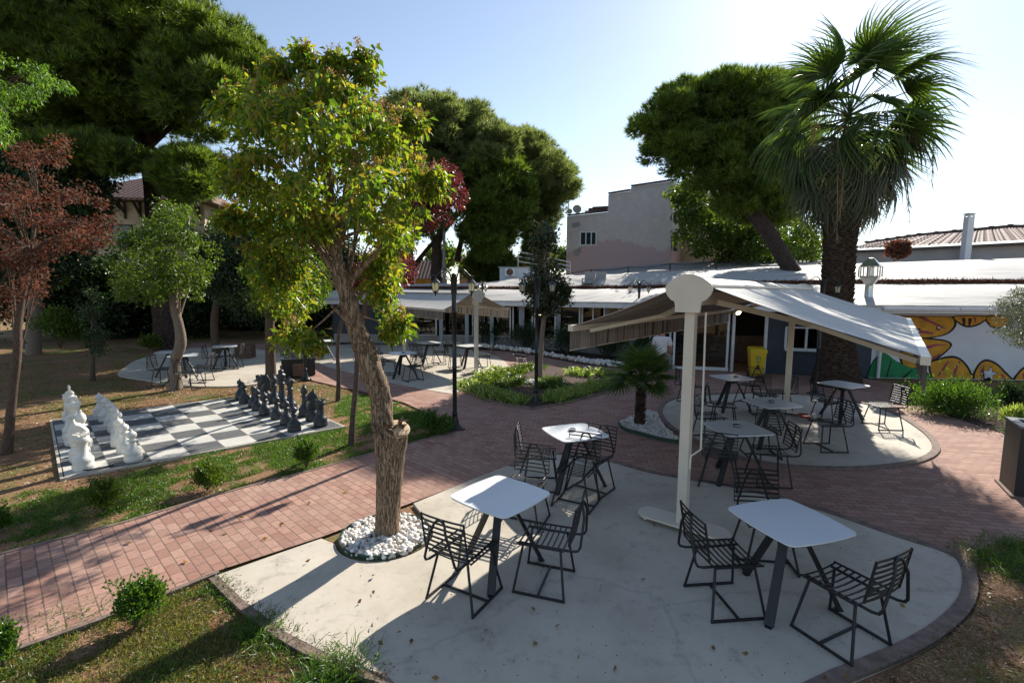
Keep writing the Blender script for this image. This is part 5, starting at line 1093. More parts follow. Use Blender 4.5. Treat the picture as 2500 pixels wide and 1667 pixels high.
for i, (x, y0, y1, D_) in enumerate(((1358, 619, 640, 26.6), (1443, 613, 655, 25.0), (1539, 606, 642, 25.4), (1645, 598, 636, 25.0))):
    a, b_ = atd(x, y0, D_), atd(x, y1, D_); mb = MB(); mb.tube([b_, a], .035, 7); mb.build('roof_pole', M['black_metal'], label=['short thin pole on the roof behind the armchairs', 'thin black pole on the roof above the far left-slope lamp', 'thin black pole on the roof just left of the awning end plate', 'thin black pole on the roof behind the awning ridge'][i], cat='pole', group='thin poles on the roof'); tops.append(a)
mb = MB(); pts = [atd(1180, 640, 27)]
for a, b_ in zip([pts[0]] + tops, tops + [atd(1900, 600, 24)]):
    for q in range(1, 7): f = q / 6; p = a.lerp(b_, f); p.z -= .10 * math.sin(math.pi * f); pts.append(p)
mb.tube(pts, .018, 5); mb.build('overhead_cable', M['cable'], label='black cable strung between the thin poles on the roof', cat='cable')
t = thing('flue_duct', 'shiny metal flue duct with a peaked cowl standing before the white roof', 'flue'); bp_ = atd(1992, 712, 15.2); k_ = 1 / ppm(15.2); zt = lambda y: atd(1992, y, 15.2).z
mb = MB(); z0 = 2.2; mb.lathe([(.115, z0), (.115, zt(690)), (.12, zt(689)), (.12, zt(687)), (.115, zt(686)), (.115, zt(656))], (bp_.x, 15.2, 0), 16); mb.build('duct', M['steel'], t)
mb = MB(); mb.lathe([(.12, zt(656)), (.33, zt(637)), (.33, zt(634)), (.10, zt(634))], (bp_.x, 15.2, 0), 4, False); mb.build('funnel', M['steel'], t)
mb = MB(); mb.lathe([(.36, zt(613)), (.36, zt(611)), (.10, zt(593)), (0, zt(592))], (bp_.x, 15.2, 0), 4, False); mb.build('cowl', M['steel'], t)
for a in np.linspace(0, 2 * math.pi, 9)[:-1]: mb = MB(); mb.bar((bp_.x + .30 * math.cos(a), 15.2 + .30 * math.sin(a), zt(636)), (bp_.x + .30 * math.cos(a), 15.2 + .30 * math.sin(a), zt(612)), .03, .03); mb.build('cowl_post', M['steel'], t)
mb = MB(); mb.tube([(bp_.x, 15.2, zt(634)), (bp_.x, 15.2, zt(612))], .10, 10); mb.build('inner_pipe', M['steel'], t)

# ================================================================== HOUSES BEHIND
def profile_house(name, lab, A, B, tops, dv, mat):
    """upright slabs under each stretch (u0, z0, u1, z1) of the roof line, pushed back along dv"""
    t = thing(name, lab, 'building'); mb = MB()
    for u0, z0, u1, z1 in tops:
        a, b_ = A.lerp(B, u0), A.lerp(B, u1); vs = [(a.x, a.y, 0), (b_.x, b_.y, 0), (b_.x, b_.y, z1), (a.x, a.y, z0)]; vs += [(x + dv.x, y + dv.y, z) for x, y, z in vs]
        mb.add(vs, [(0, 1, 2, 3), (5, 4, 7, 6), (3, 2, 6, 7), (0, 3, 7, 4), (1, 5, 6, 2)])
    mb.build('wall', mat, t); return t
A_ = atd(1300, 600, 38); B_ = atd(1540, 600, 34); zz = lambda x, y, D_: atd(x, y, D_).z; A0_ = Vector((A_.x, A_.y, 0)); B0_ = Vector((B_.x, B_.y, 0))
def ux(x): # fraction along the front for picture column x
    d = ray(x, 600); o_ = Vector((0, 0, 0)); w = B0_ - A0_; nn_ = Vector((w.y, -w.x, 0)); t_ = (A0_).dot(nn_) / Vector((d.x, d.y, 0)).dot(nn_); q = Vector((d.x, d.y, 0)) * t_; return (q - A0_).length / w.length, q.y
prof_ = []
for x0, y0, x1, y1 in ((1300.5, 497, 1393.5, 487), (1393.5, 447, 1444, 439), (1444, 430, 1539.9, 416)):
    (u0, d0), (u1, d1) = ux(x0), ux(x1); prof_.append((max(0, u0), zz(x0, y0, d0), min(1, u1), zz(x1, y1, d1)))
ph = profile_house('pink_house', 'faded pink and grey rendered house with stepped parapet rising behind the cafe roof', A0_, B0_, prof_, Vector((4.0, 7.0, 0)), M['pink_wall'])
mb = MB()
for (x0, y0), (x1, y1) in (((1302, 496), (1392, 486)), ((1394, 446), (1443, 438)), ((1445, 429), (1539, 415))):
    u0, d0 = ux(x0); u1, d1 = ux(x1); mb.bar(A0_.lerp(B0_, u0) + Vector((0, -.02, zz(x0, y0, d0) + .05)), A0_.lerp(B0_, u1) + Vector((0, -.02, zz(x1, y1, d1) + .05)), .30, .09)
mb.build('parapet_coping', M['dark_wood'], ph)
def wpatch(x0, y0, x1, y1, off):
    o_ = []; w = (B0_ - A0_).normalized(); nn_ = Vector((w.y, -w.x, 0)) * -1; nn_ = nn_ if nn_.y < 0 else -nn_
    for x, y in ((x0, y1), (x1, y1), (x1, y0), (x0, y0)): u, d_ = ux(x); q = A0_.lerp(B0_, u); o_.append(Vector((q.x, q.y, zz(x, y, d_))) + nn_ * off)
    return o_
q = wpatch(1332, 533, 1368, 563, .03); mb = MB()
for a, b_ in ((0, 1), (1, 2), (2, 3), (3, 0)): mb.bar(q[a], q[b_], .1, .09)
for f in (.36, .70): mb.bar(q[0].lerp(q[1], f), q[3].lerp(q[2], f), .08, .08, (1, 0, 0))
w_ = mb.build('window', M['white_plastic'], ph); g = MB(); g.add(wpatch(1333, 534, 1367, 562, .02), [(0, 1, 2, 3)]); m_, t_, b, o = nt('dark_window_glass'); b.inputs['Base Color'].default_value = (.03, .04, .045, 1); b.inputs['Roughness'].default_value = .08; M['dglass'] = m_; g.build('pane', M['dglass'], w_)
for q in ([(1313, 512), (1330, 510), (1332, 518), (1318, 524), (1312, 520)], [(1318, 575), (1335, 566), (1334, 580), (1325, 590), (1316, 585)]):
    mb = MB(); o_ = [wpatch(x, y, x, y, .015)[0] for x, y in q]; mb.add(o_, [tuple(range(len(o_)))]); mb.build('worn_patch', M['grey_wall'], ph)
t = thing('loose_tile_heap', 'heap of old roof tiles on the lower parapet of the pink house', 'tile heap'); u, d_ = ux(1368); q = A0_.lerp(B0_, u); mb = MB(); z_ = zz(1368, 486, d_)
for k_ in range(4): mb.box((q.x + .15 * k_, q.y + .3, z_ + .10 + .09 * k_), (1.7 - .3 * (k_ % 2), .4, .07), R(-28 + 2 * k_))
mb.build('tiles', M['tiles'], t)
def dish(x, y, D_, r_, lab, mast):
    t = thing('satellite_dish', lab, 'satellite dish', atd(x, y, D_), 0, 'dishes on the pink house roof'); mb = MB(); mb.lathe([(0, 0), (r_ * .6, .04), (r_, .14), (r_ * .97, .15), (r_ * .58, .06), (0, .02)], n=16); mb.xform(Matrix.Rotation(R(75), 4, 'X')); mb.build('reflector', M['grey_wall'], t); mb = MB(); mb.tube([(0, .05, 0), (0, .1, -mast)], .03, 6); mb.build('mast', M['grey_wall'], t)
dish(1325, 482, 38.3, .34, 'satellite dish at the left end of the pink house roof', .6); dish(1308, 487, 38.8, .22, 'smaller satellite dish beside the tall aerial', .5)
mb = MB(); p = atd(1305, 495, 38.6); mb.tube([p, p + Vector((0, 0, 1.9))], .03, 6); [mb.bar(p + Vector((-.3, 0, 1.2 + .2 * i)), p + Vector((.3, 0, 1.2 + .2 * i)), .025, .025) for i in range(4)]; mb.build('tv_aerial', M['grey_wall'], label='tall thin television aerial at the left corner of the pink house', cat='aerial')
# side wing of the pink house in beige and orange
A2 = Vector((B0_.x, B0_.y, 0)) + Vector((.15, .1, 0)); B2 = Vector((17.6, 42.0, 0))
sw = thing('beige_house', 'beige and orange house half hidden by leaves, right of the pink house', 'building'); mb = MB(); d = (B2 - A2).normalized(); mid = (A2 + B2) / 2; n_ = Vector((d.y, -d.x, 0)) 
h_ = zz(1600, 455, 38); mb.box((mid.x + 2.2, mid.y - .2 + 2.5, h_ / 2), ((B2 - A2).length * .98, 4, h_), math.atan2(d.y, d.x)); mb.build('wall', M['tan_wall'], sw)
mb = MB(); q0 = atd(1608, 600, 37.0); mb.box((q0.x + 1.0, q0.y, zz(1630, 520, 37) / 2), (2.2, 2.4, zz(1630, 520, 37)), R(20)); mb.build('orange_wall', M['orange_wall'], sw)
mb = MB(); q0 = atd(1552, 555, 34.0); mb.box((q0.x, q0.y, q0.z), (.5, .12, 1.3), math.atan2(d.y, d.x)); mb.build('window', M['dglass'], sw)
# right house with tiled roof and white chimney
RH = thing('tiled_house', 'grey house with a wavy terracotta tiled roof behind the white roof on the right', 'building')
ev = [atd(1950, 572, 26), atd(2030, 569, 25.5), atd(2352, 553, 24), atd(2500, 545, 23.4)]; rg = [atd(1990, 560, 31), atd(2110, 542, 30.5), atd(2320, 522, 29), atd(2500, 524, 28)]
mb = MB(); mb.uv = []; nU, nV = 60, 16; vs = []
def lerpL(L, f): f *= len(L) - 1; i = min(len(L) - 2, int(f)); return L[i].lerp(L[i + 1], f - i)
for i in range(nU * 3 + 1):
    f = i / (nU * 3)
    for j in range(nV + 1): p = lerpL(ev, f).lerp(lerpL(rg, f), j / nV); p.z += .05 * abs(math.sin(i * math.pi / 2 * .9)) - .03 * (j % 2); vs.append(p); mb.uv.append((f * 14, j / nV * 5))
mb.add(vs, [(i * (nV + 1) + j, (i + 1) * (nV + 1) + j, (i + 1) * (nV + 1) + j + 1, i * (nV + 1) + j + 1) for i in range(nU * 3) for j in range(nV)]); mb.build('roof', M['tiles'], RH)
mb = MB(); 
for a, b_ in zip(rg, rg[1:]): mb.tube([a + Vector((0, 0, .05)), b_ + Vector((0, 0, .05))], .11, 8)
for k_ in range(16): p = lerpL(rg, k_ / 15); mb.box((p.x, p.y, p.z + .12), (.16, .2, .12))
mb.build('ridge_tiles', M['tiles'], RH)
mb = MB()
for a, b_ in zip(ev, ev[1:]): mb.bar((a.x, a.y + .4, a.z / 2 - .06), (b_.x, b_.y + .4, b_.z / 2 - .06), .2, (a.z + b_.z) / 2 - .1)
mb.build('wall', M['grey_wall'], RH)
mb = MB()
for a, b_ in zip(ev, ev[1:]): mb.bar(a + Vector((0, .0, -.14)), b_ + Vector((0, .0, -.14)), .14, .14)
mb.build('eave_board', M['dark_wood'], RH)
q = atd(2220, 560, 24.3); q2 = atd(2222, 489, 24.3)
mb = MB(); mb.box((q.x, 24.3, (q2.z - .25) / 2 + .1), (.30, .28, q2.z - .35)); mb.box((q.x, 24.3, q2.z - .12), (.26, .24, .06)); [mb.box((q.x + sx * .12, 24.3 + sy * .11, q2.z - .2), (.05, .05, .18)) for sx in (-1, 1) for sy in (-1, 1)]; mb.box((q.x, 24.3, q2.z - .05), (.38, .36, .05)); mb.build('chimney', M['white_wall'], RH)
# left house behind the pine
LH = thing('tan_house', 'tan two storey house with dark timber brackets under its eaves behind the big pine', 'building')
D_ = 31; a = atd(165, 600, D_); b_ = atd(462, 600, D_ + 1); zt_ = atd(300, 452, D_).z; w = Vector((b_.x - a.x, b_.y - a.y, 0)); an = math.atan2(w.y, w.x); c_ = (a + b_) / 2
mb = MB(); mb.box((c_.x, c_.y + 3, zt_ / 2), (w.length, 6, zt_), an); mb.build('wall', M['tan_wall'], LH)
mb = MB(); r_ = Matrix.Rotation(an, 3, 'Z'); hw = w.length / 2 + .9; c0 = Vector((c_.x, c_.y + 3, zt_)); vs = [c0 + r_ @ Vector(p) for p in ((-hw, -3.9, -.1), (hw, -3.9, -.1), (hw, 3.9, -.1), (-hw, 3.9, -.1), (-hw + 3.5, 0, 1.9), (hw - 3.5, 0, 1.9))]; mb.add(vs + [v_ - Vector((0, 0, .15)) for v_ in vs[:4]], [(0, 1, 5, 4), (1, 2, 5), (2, 3, 4, 5), (3, 0, 4), (6, 9, 8, 7), (0, 6, 7, 1), (1, 7, 8, 2), (2, 8, 9, 3), (3, 9, 6, 0)]); mb.uv = [(v_[0], v_[1]) for v_ in mb.v]; mb.build('roof', M['tiles'], LH)
for k_ in range(9):
    x = -w.length / 2 + .3 + k_ * (w.length - .6) / 8; mb = MB(); mb.bar(c0 + r_ @ Vector((x, -3.02, -1.0)), c0 + r_ @ Vector((x, -3.75, -.22)), .12, .12); mb.bar(c0 + r_ @ Vector((x, -3.06, -1.3)), c0 + r_ @ Vector((x, -3.06, -.2)), .12, .1, (1, 0, 0)); mb.build('bracket', M['dark_wood'], LH)
for k_, zf in ((1, 1), (3, 1), (5, 1), (7, 1), (1, 0), (3, 0), (5, 0), (7, 0)):
    x = -w.length / 2 + w.length * (k_ + .0) / 8.5; z_ = zt_ - 2.4 if zf else 1.7; p = c0 + r_ @ Vector((x, -3.03, 0)); mb = MB(); mb.box((p.x, p.y, z_), (1.2, .1, 1.5), an); f_ = mb.build('window', M['dark_wood'], LH); mb = MB(); p = c0 + r_ @ Vector((x, -3.09, 0)); mb.box((p.x, p.y, z_), (.98, .03, 1.28), an); mb.build('pane', M['dglass'], f_)
def hut(name, lab, x0, x1, ytop, D_, mat, roofy, dep=5):
    t = thing(name, lab, 'building'); a = atd(x0, 650, D_); b_ = atd(x1, 650, D_); zt_ = atd(x0, ytop, D_).z; zr_ = atd(x0, roofy, D_ + dep / 2).z; mb = MB(); mb.box(((a.x + b_.x) / 2, D_ + dep / 2, zt_ / 2), (b_.x - a.x, dep, zt_)); mb.build('wall', mat, t)
    mb = MB(); e_ = .35; vs = [(a.x - e_, D_ - e_, zt_ + .01), (b_.x + e_, D_ - e_, zt_ + .01), (b_.x + e_, D_ + dep + e_, zt_ + .01), (a.x - e_, D_ + dep + e_, zt_ + .01), (a.x + 1.2, D_ + dep / 2, zr_), (b_.x - 1.2, D_ + dep / 2, zr_)]; mb.add(vs, [(0, 1, 5, 4), (1, 2, 5), (2, 3, 4, 5), (3, 0, 4), (3, 2, 1, 0)]); mb.uv = [(v_[0], v_[1]) for v_ in mb.v]; mb.build('roof', M['tiles'], t); 
    mb = MB(); mb.box((a.x * .7 + b_.x * .3, D_ - .03, zt_ - 1.1), (.9, .08, .8)); mb.build('window', M['dglass'], t)
hut('yellow_house', 'ochre yellow house with dark red hipped roof seen between the far pine trunks', 895, 1010, 640, 44, M['yellow_wall'], 598)
hut('peach_house', 'peach house with a red tiled roof behind the far pine trunks', 1055, 1172, 600, 50, M['peach_wall'], 580)
hut('red_roof_house', 'distant house with a sloping red roof left of the pink house', 1180, 1262, 606, 62, M['peach_wall'], 572)
hut('orange_house', 'orange house far behind the left trees, seen as small bright patches', 470, 610, 640, 36, M['yellow_wall'], 520, 6)
t = thing('roof_cabin', 'low white cabin with a railing on the cafe roof beside the magnolia top', 'cabin'); a = atd(1148, 640, 30); b_ = atd(1262, 650, 29); zt_ = atd(1150, 615, 30).z; mb = MB(); mb.box(((a.x + b_.x) / 2, 30.6, zt_ / 2 + .2), (b_.x - a.x, 1.6, zt_ - .4)); mb.build('wall', M['white_wall'], t)
mb = MB(); mb.box(((a.x + b_.x) / 2, 30.6, zt_ + .03), (b_.x - a.x + .2, 1.8, .06)); mb.build('roof', M['grey_wall'], t)
p = atd(1171, 625, 29.6); ac = thing('air_conditioner', 'white air conditioner unit with a round fan grille on the roof cabin wall', 'air conditioner', p); mb = MB(); mb.box((0, 0, 0), (.62, .28, .48)); mb.build('casing', M['white_plastic'], ac); mb = MB(); [mb.tube([(r_ * math.cos(q), -.15, r_ * math.sin(q)) for q in np.linspace(0, 2 * math.pi, 19)[:-1]], .008, 4, closed=True) for r_ in (.06, .11, .16, .20)]; mb.tube([(0, -.142, 0), (0, -.145, 0)], .2, 18); mb.build('fan_grille', M['wood_box'], ac)
t = thing('metal_railing', 'thin pale metal railing with three sloping bars above the roof cabin', 'railing'); 
for k_ in range(3): mb = MB(); mb.bar(atd(1190, 578 + k_ * 11, 31.5), atd(1310, 602 + k_ * 9, 30.5), .05, .05); mb.build('rail', M['white_plastic'], t)
for f in (0, .5, 1): mb = MB(); mb.bar(atd(1190, 577, 31.5).lerp(atd(1310, 601, 30.5), f), atd(1190, 625, 31.5).lerp(atd(1310, 640, 30.5), f), .05, .05); mb.build('railing_post', M['white_plastic'], t)
mb = MB(); mb.tube([atd(1020, 600, 33), atd(1020, 690, 33)], .12, 8); mb.tube([atd(1020, 600, 33), atd(1020, 470, 33)], .1, 8); mb.build('utility_pole', M['grey_wall'], label='pale concrete utility pole between the far pine trunks', cat='pole')

# ================================================================== TREES AND SHRUBS
def tree(name, label, D, trunk, polys, leaf, mode='leaf', bark_='bark_thin', n_tr=10, thick=1.0, nb=30, rpx=30, dens=500, L=.08, W=.04, fork=None, br=8, r0=None, seed=1, per=9, shell=.45, extra=None, base=None, cat='tree', up=.5, top=.3, droop=.3, rough=.1, group=None, twigs=2):
    bl = []
    for k_, P in enumerate(polys): 
        nbk = nb if k_ == 0 else max(4, int(nb * .35))
        bl += crown_blobs(P, D, thick, nbk, rpx, seed + k_)
    c0 = at(*base) if base else atd(trunk[0][0], trunk[0][1], D); t = thing(name, label, cat, (0, 0, 0), 0, group)
    t.location = (c0.x, c0.y, 0); off = Matrix.Translation((-c0.x, -c0.y, 0))
    def setl(o): o.matrix_parent_inverse = off; return o
    tb = MB()
    if trunk:
        Q = trunk_px(tb, trunk, D, n_tr, rough, seed)
        if base: pass
        f = Q[-1]; branches(tb, f, bl, r0 or trunk[-1][2] / ppm(D) * .8, br, seed, twigs); 
        if fork:
            for fp_ in fork: branches(tb, Q[int(len(Q) * fp_)], bl, (r0 or trunk[-1][2] / ppm(D)) * .7, 3, seed + 9, twigs)
        if extra: extra(tb, Q)
        setl(tb.build('trunk', M[bark_], t))
    if mode == 'leaf': setl(foliage('crown', bl, M[leaf], t, dens, L, W, shell, .6, droop))
    else: setl(needles('crown', bl, M[leaf], t, dens, L, W, per, up, shell, top))
    return t, bl, setl
# --- the leaning tree with the sawn stump (nearest, most detailed)
Dm = at(890, 1228).y
t = thing('leaning_tree', 'leaning broadleaf tree with a sawn off stem, growing from the white pebble pit', 'tree', (0, 0, 0))
mb = MB(); ptsT = [(891, 1234, 31), (891, 1200, 28), (893, 1120, 30), (896, 1050, 33), (899, 1000, 37)]
trunk_px(mb, ptsT, Dm, 30, .09, 5, 7); 
mb2 = MB(); trunk_px(mb, [(890, 1080, 26), (884, 1010, 27), (879, 960, 25), (874, 915, 24), (865, 880, 25), (852, 845, 25), (836, 800, 24), (820, 755, 21), (802, 700, 19, -.1), (785, 640, 15, -.15), (774, 590, 11, -.15), (768, 540, 9, -.1)], Dm, 26, .13, 8, 7)
trunk_px(mb, [(893, 1080, 24), (903, 1030, 29, -.03), (908, 1000, 29, -.05), (911, 986, 28.5, -.06)], Dm, 22, .05, 9, 3)
for bx0, by0, bx1, by1, r0_ in ((812, 745, 760, 700, 9), (785, 640, 700, 520, 9), (790, 660, 880, 560, 8), (774, 590, 800, 430, 8), (768, 540, 700, 400, 7), (768, 540, 760, 330, 7), (768, 540, 860, 400, 6), (774, 590, 640, 440, 6)): limb(mb, atd(bx0, by0, Dm - .1), atd(bx1, by1, Dm + random.uniform(-.6, .6)), r0_ / ppm(Dm), 3 / ppm(Dm), 8, -.02, .05, 8, int(bx1), .1)
main_polys = [[(493, 250), (520, 205), (590, 180), (680, 150), (760, 165), (830, 195), (870, 230), (915, 280), (960, 320), (985, 390), (1000, 450), (980, 500), (965, 560), (925, 600), (860, 610), (830, 560), (770, 540), (730, 600), (690, 650), (620, 670), (570, 640), (545, 560), (560, 480), (520, 400), (545, 330)],
              [(560, 560), (640, 560), (730, 600), (740, 670), (700, 735), (650, 740), (590, 690)], [(840, 600), (900, 590), (910, 650), (880, 720), (850, 690)], [(645, 760), (690, 745), (740, 765), (735, 805), (680, 812), (648, 795)], [(880, 735), (930, 725), (942, 750), (925, 780), (890, 775)], [(670, 130), (710, 110), (720, 160), (680, 170)], [(810, 125), (850, 118), (868, 150), (850, 195), (815, 180)], [(490, 235), (540, 200), (560, 250), (520, 275)], [(905, 255), (950, 250), (975, 300), (930, 300)], [(985, 380), (1010, 400), (1005, 450), (980, 440)], [(600, 170), (640, 140), (660, 175)], [(745, 150), (775, 130), (790, 170)], [(500, 480), (545, 470), (560, 520), (520, 530)], [(500, 370), (545, 380), (550, 430), (520, 430)]]
main_polys[0] = [(745 + (x - 745) * .93, 400 + (y - 400) * .96) for x, y in main_polys[0]]
bl = crown_blobs(main_polys[0], Dm, 1.2, 175, 29, 21)
for i, P in enumerate(main_polys[1:]): bl += crown_blobs(P, Dm + (.55 if i < 2 else 0), .5 if i < 2 else .15, 26 if i < 2 else 7, 26 if i < 2 else 17, 40 + i)
branches(mb, atd(770, 560, Dm - .1), bl, .032, 26, 4, 3); branches(mb, atd(795, 690, Dm - .1), bl, .022, 14, 14, 2)
for tx, ty in ((690, 775), (910, 750)): limb(mb, atd(790 if tx < 800 else 812, 690 if tx < 800 else 720, Dm - .1), atd(tx, ty, Dm), .014, .004, 6, .05, .1, 8, tx)
mb.build('trunk', M['bark_main'], t)
cap = MB(); a = atd(912, 984, Dm - .06); cap.lathe([(.134, -.02), (.138, .0), (.12, .008), (0, .012)], (0, 0, 0), 24); cap.xform(Matrix.Translation(a) @ Matrix.Rotation(R(24), 4, 'X') @ Matrix.Rotation(R(14), 4, 'Y')); cap.build('cut_face', M['cut_wood'], t)
rg = MB(); rj = random.Random(6)
for i in range(46):
    a_ = rj.uniform(0, 6.283); c_ = atd(890 + 12 * math.cos(a_), 975 + rj.uniform(-10, 26), Dm - .05); d_ = Vector((math.cos(a_), math.sin(a_) * .8, 0)); p_ = c_ + d_ * .10; u_ = Vector((rj.gauss(0, .5), rj.gauss(0, .4), rj.uniform(.2, 1))).normalized(); w_ = rj.uniform(.02, .05)
    s_ = Vector((-d_.y, d_.x, 0)); rg.add([p_ - s_ * w_ - u_ * .03, p_ + s_ * w_ - u_ * .03, p_ + u_ * rj.uniform(.04, .10) + d_ * .03, p_ + d_ * -.04], [(0, 1, 2), (1, 3, 2), (3, 0, 2)])
rg.build('torn_bark', M['bark_main'], t)
P, Dn = clump_points(bl, 215, .115, 20, .2, 0, .8, 4); n = len(P); D = Dn * .5 + rng.normal(size=(n, 3)) * .7; D[:, 2] -= .45; V, F = leaf_arrays(P, D, .08 * rng.uniform(.55, 1.25, n), .040 * rng.uniform(.7, 1.2, n), .28, .25); fastmesh('crown', V, F, M['leaf_main'], t)
tips = [b_ for b_ in bl if rng.random() < .5 + .4 * (b_[0].x > -1.4)]; P = []; 
for c, r_ in tips:
    for _ in range(3):
        d = Vector((random.gauss(0, 1), random.gauss(0, 1), abs(random.gauss(0, 1)) + .6)).normalized(); b0 = Vector(c) + d * r_ * .95
        for k_ in range(46): f = random.random(); P.append(b0 + d * f * .14 + Vector((random.gauss(0, 1), random.gauss(0, 1), random.gauss(0, 1))) * .022 * (1.2 - f))
P = np.array([p[:] for p in P]); V, F = leaf_arrays(P, rng.normal(size=P.shape), .018, .010, .2); fastmesh('flower_heads', V, F, M['leaf_bloom'], t)

# --- big stone pine
tree('stone_pine', 'huge dark umbrella pine filling the upper left corner', 21.6,
     [(385, 812, 27), (380, 740, 24), (368, 650, 20), (355, 560, 17), (350, 450, 16), (346, 380, 17), (342, 340, 16)],
     [[(-90, -130), (150, -150), (330, -70), (400, -10), (470, 8), (520, 25), (530, 60), (588, 88), (608, 140), (640, 168), (625, 240), (570, 300), (480, 315), (400, 300), (300, 300), (200, 310), (100, 310), (-90, 300)], [(385, 370), (450, 345), (490, 385), (480, 430), (420, 450), (375, 430)], [(60, 330), (200, 320), (320, 350), (310, 385), (180, 390), (60, 370)]],
     'needle_pine', 'pine', 'bark_pine', 14, 4.2, 300, 52, 270, .30, .036, r0=.24, br=20, seed=5, per=10, shell=.72, top=.25, up=.75)
tree('dark_tree', 'dark tree standing behind the red leaved plum at the far left', 19.5, [(78, 832, 15), (80, 740, 13), (82, 640, 11)], [[(-100, 290), (60, 270), (200, 330), (262, 430), (240, 560), (100, 660), (-100, 660)]], 'leaf_dark', 'leaf', 'bark_pale', 10, 2, 70, 56, 1100, .18, .10, seed=12)
# --- leafy branch tree at the left edge
tree('feathery_tree', 'light green feathery leaved branches reaching in from the left edge', 8.5, [(-260, 1200, 12), (-250, 700, 10), (-220, 400, 8)], [[(-240, 90), (20, 135), (95, 135), (150, 190), (165, 212), (120, 215), (60, 228), (40, 260), (20, 330), (-240, 360)]], 'leaf_compound', 'leaf', 'bark_thin', 8, .8, 90, 22, 5000, .06, .018, seed=31, br=14, droop=.7, base=(-260, 1100))
# --- plums
tree('red_plum_tree', 'slender plum tree with rusty red leaves at the left edge', at(20, 1038).y, [(14, 1040, 12), (20, 1000, 9), (30, 900, 8.5), (40, 810, 8), (42, 740, 7), (55, 660, 6), (70, 590, 5)],
     [[(-110, 380), (-20, 350), (50, 330), (105, 310), (150, 288), (160, 340), (150, 400), (205, 420), (250, 480), (262, 530), (240, 570), (180, 590), (130, 650), (90, 700), (40, 740), (-20, 720), (-110, 700)]], 'leaf_plum', 'leaf', 'bark_thin', 10, .9, 90, 22, 1500, .06, .03, fork=(.45, .6, .8), br=26, seed=8, shell=.15, droop=.1, twigs=4)
tree('purple_plum_tree', 'thin purple leaved plum on a straight slim trunk before the pebble pit tree', at(808, 1020).y, [(806, 1024, 8), (810, 960, 6.5), (818, 880, 6), (822, 800, 5.5), (835, 720, 5), (852, 650, 4)], [[(840, 590), (870, 560), (940, 545), (965, 590), (950, 650), (900, 680), (850, 670), (800, 700), (780, 650)]], 'leaf_purple', 'leaf', 'bark_thin', 8, .7, 40, 26, 4000, .05, .028, fork=(.7,), seed=17, shell=.3)
tree('dark_red_plum_tree', 'dark red leaved plum whose crown shows right of the leaning tree', at(775, 918).y, [(776, 920, 6), (778, 860, 5), (776, 800, 4.5), (790, 720, 4), (850, 620, 4), (930, 540, 4)], [[(955, 430), (975, 390), (1015, 370), (1055, 385), (1072, 440), (1062, 490), (1025, 522), (980, 530), (950, 490)], [(850, 560), (930, 540), (950, 600), (880, 640)]], 'leaf_purple', 'leaf', 'bark_thin', 8, .8, 44, 28, 2600, .07, .04, seed=19, shell=.3)
tree('young_green_tree', 'young bright green tree on a crooked pale trunk behind the chess board', at(405, 893).y, [(404, 896, 15), (404, 870, 12), (402, 830, 11), (415, 790, 12), (412, 750, 10), (400, 700, 9), (398, 650, 8)],
     [[(245, 600), (262, 540), (300, 530), (315, 480), (350, 485), (375, 452), (410, 470), (440, 480), (450, 530), (490, 560), (520, 590), (500, 640), (470, 640), (455, 690), (400, 680), (380, 715), (320, 690), (300, 720), (262, 680), (270, 640)]], 'leaf_green', 'leaf', 'bark_pale', 10, 1.1, 80, 26, 2400, .09, .048, fork=(.7,), seed=23, droop=.25)
tree('shaded_tree', 'dark green tree in shade behind the crown of the leaning tree', 17.5, [(498, 812, 9), (492, 740, 8), (500, 680, 7)], [[(440, 540), (520, 500), (590, 500), (660, 560), (680, 650), (640, 725), (540, 735), (470, 700), (440, 620)]], 'leaf_dark', 'leaf', 'bark_thin', 8, 1.6, 70, 40, 1700, .13, .07, seed=27)
tree('shaded_tree', 'tree with a thick brown trunk just behind the black chess pieces', at(622, 896).y, [(624, 898, 13), (622, 840, 11), (620, 760, 10), (620, 690, 9)], [[(560, 620), (600, 560), (700, 560), (760, 620), (740, 700), (660, 735), (590, 730)]], 'leaf_green', 'leaf', 'bark_thin', 10, 1, 50, 34, 2600, .09, .05, seed=29)
tree('sapling', 'thin spindly sapling in the shade left of the crooked pale trunk', at(213, 872).y, [(213, 874, 6), (214, 830, 4), (213, 770, 3), (212, 720, 2)], [[(190, 690), (215, 660), (240, 700), (240, 800), (215, 830), (190, 790)]], 'leaf_dark', 'leaf', 'bark_thin', 8, .4, 16, 16, 500, .09, .04, seed=33, cat='sapling')
for i_, (P_, D_, sd_) in enumerate([([(480, 560), (560, 520), (640, 540), (690, 620), (680, 760), (560, 780), (480, 700)], 33, 71), ([(660, 560), (740, 520), (820, 560), (850, 640), (820, 770), (700, 780), (650, 680)], 35, 73), ([(790, 600), (860, 590), (905, 640), (900, 740), (840, 780), (790, 740)], 32, 75), ([(110, 600), (170, 560), (250, 570), (300, 640), (300, 760), (200, 790), (110, 740)], 27, 77), ([(300, 640), (360, 600), (450, 610), (500, 680), (490, 780), (380, 790), (300, 750)], 28, 79)]):
    tree('background_tree', ['dark leafy tree at the back of the garden behind the crate', 'dark leafy tree at the back directly behind the leaning tree', 'dark leafy tree just left of the far awning', 'dark leafy tree before the left end of the tan house', 'dark leafy tree right behind the big pine trunk'][i_], D_, [(sum(p[0] for p in P_) / len(P_), 790, 8), (sum(p[0] for p in P_) / len(P_), 700, 7)], [P_], 'leaf_dark', 'leaf', 'bark_thin', 8, 2.2, 70, 34, 520, .26, .15, seed=sd_, group='dark trees along the back of the garden')
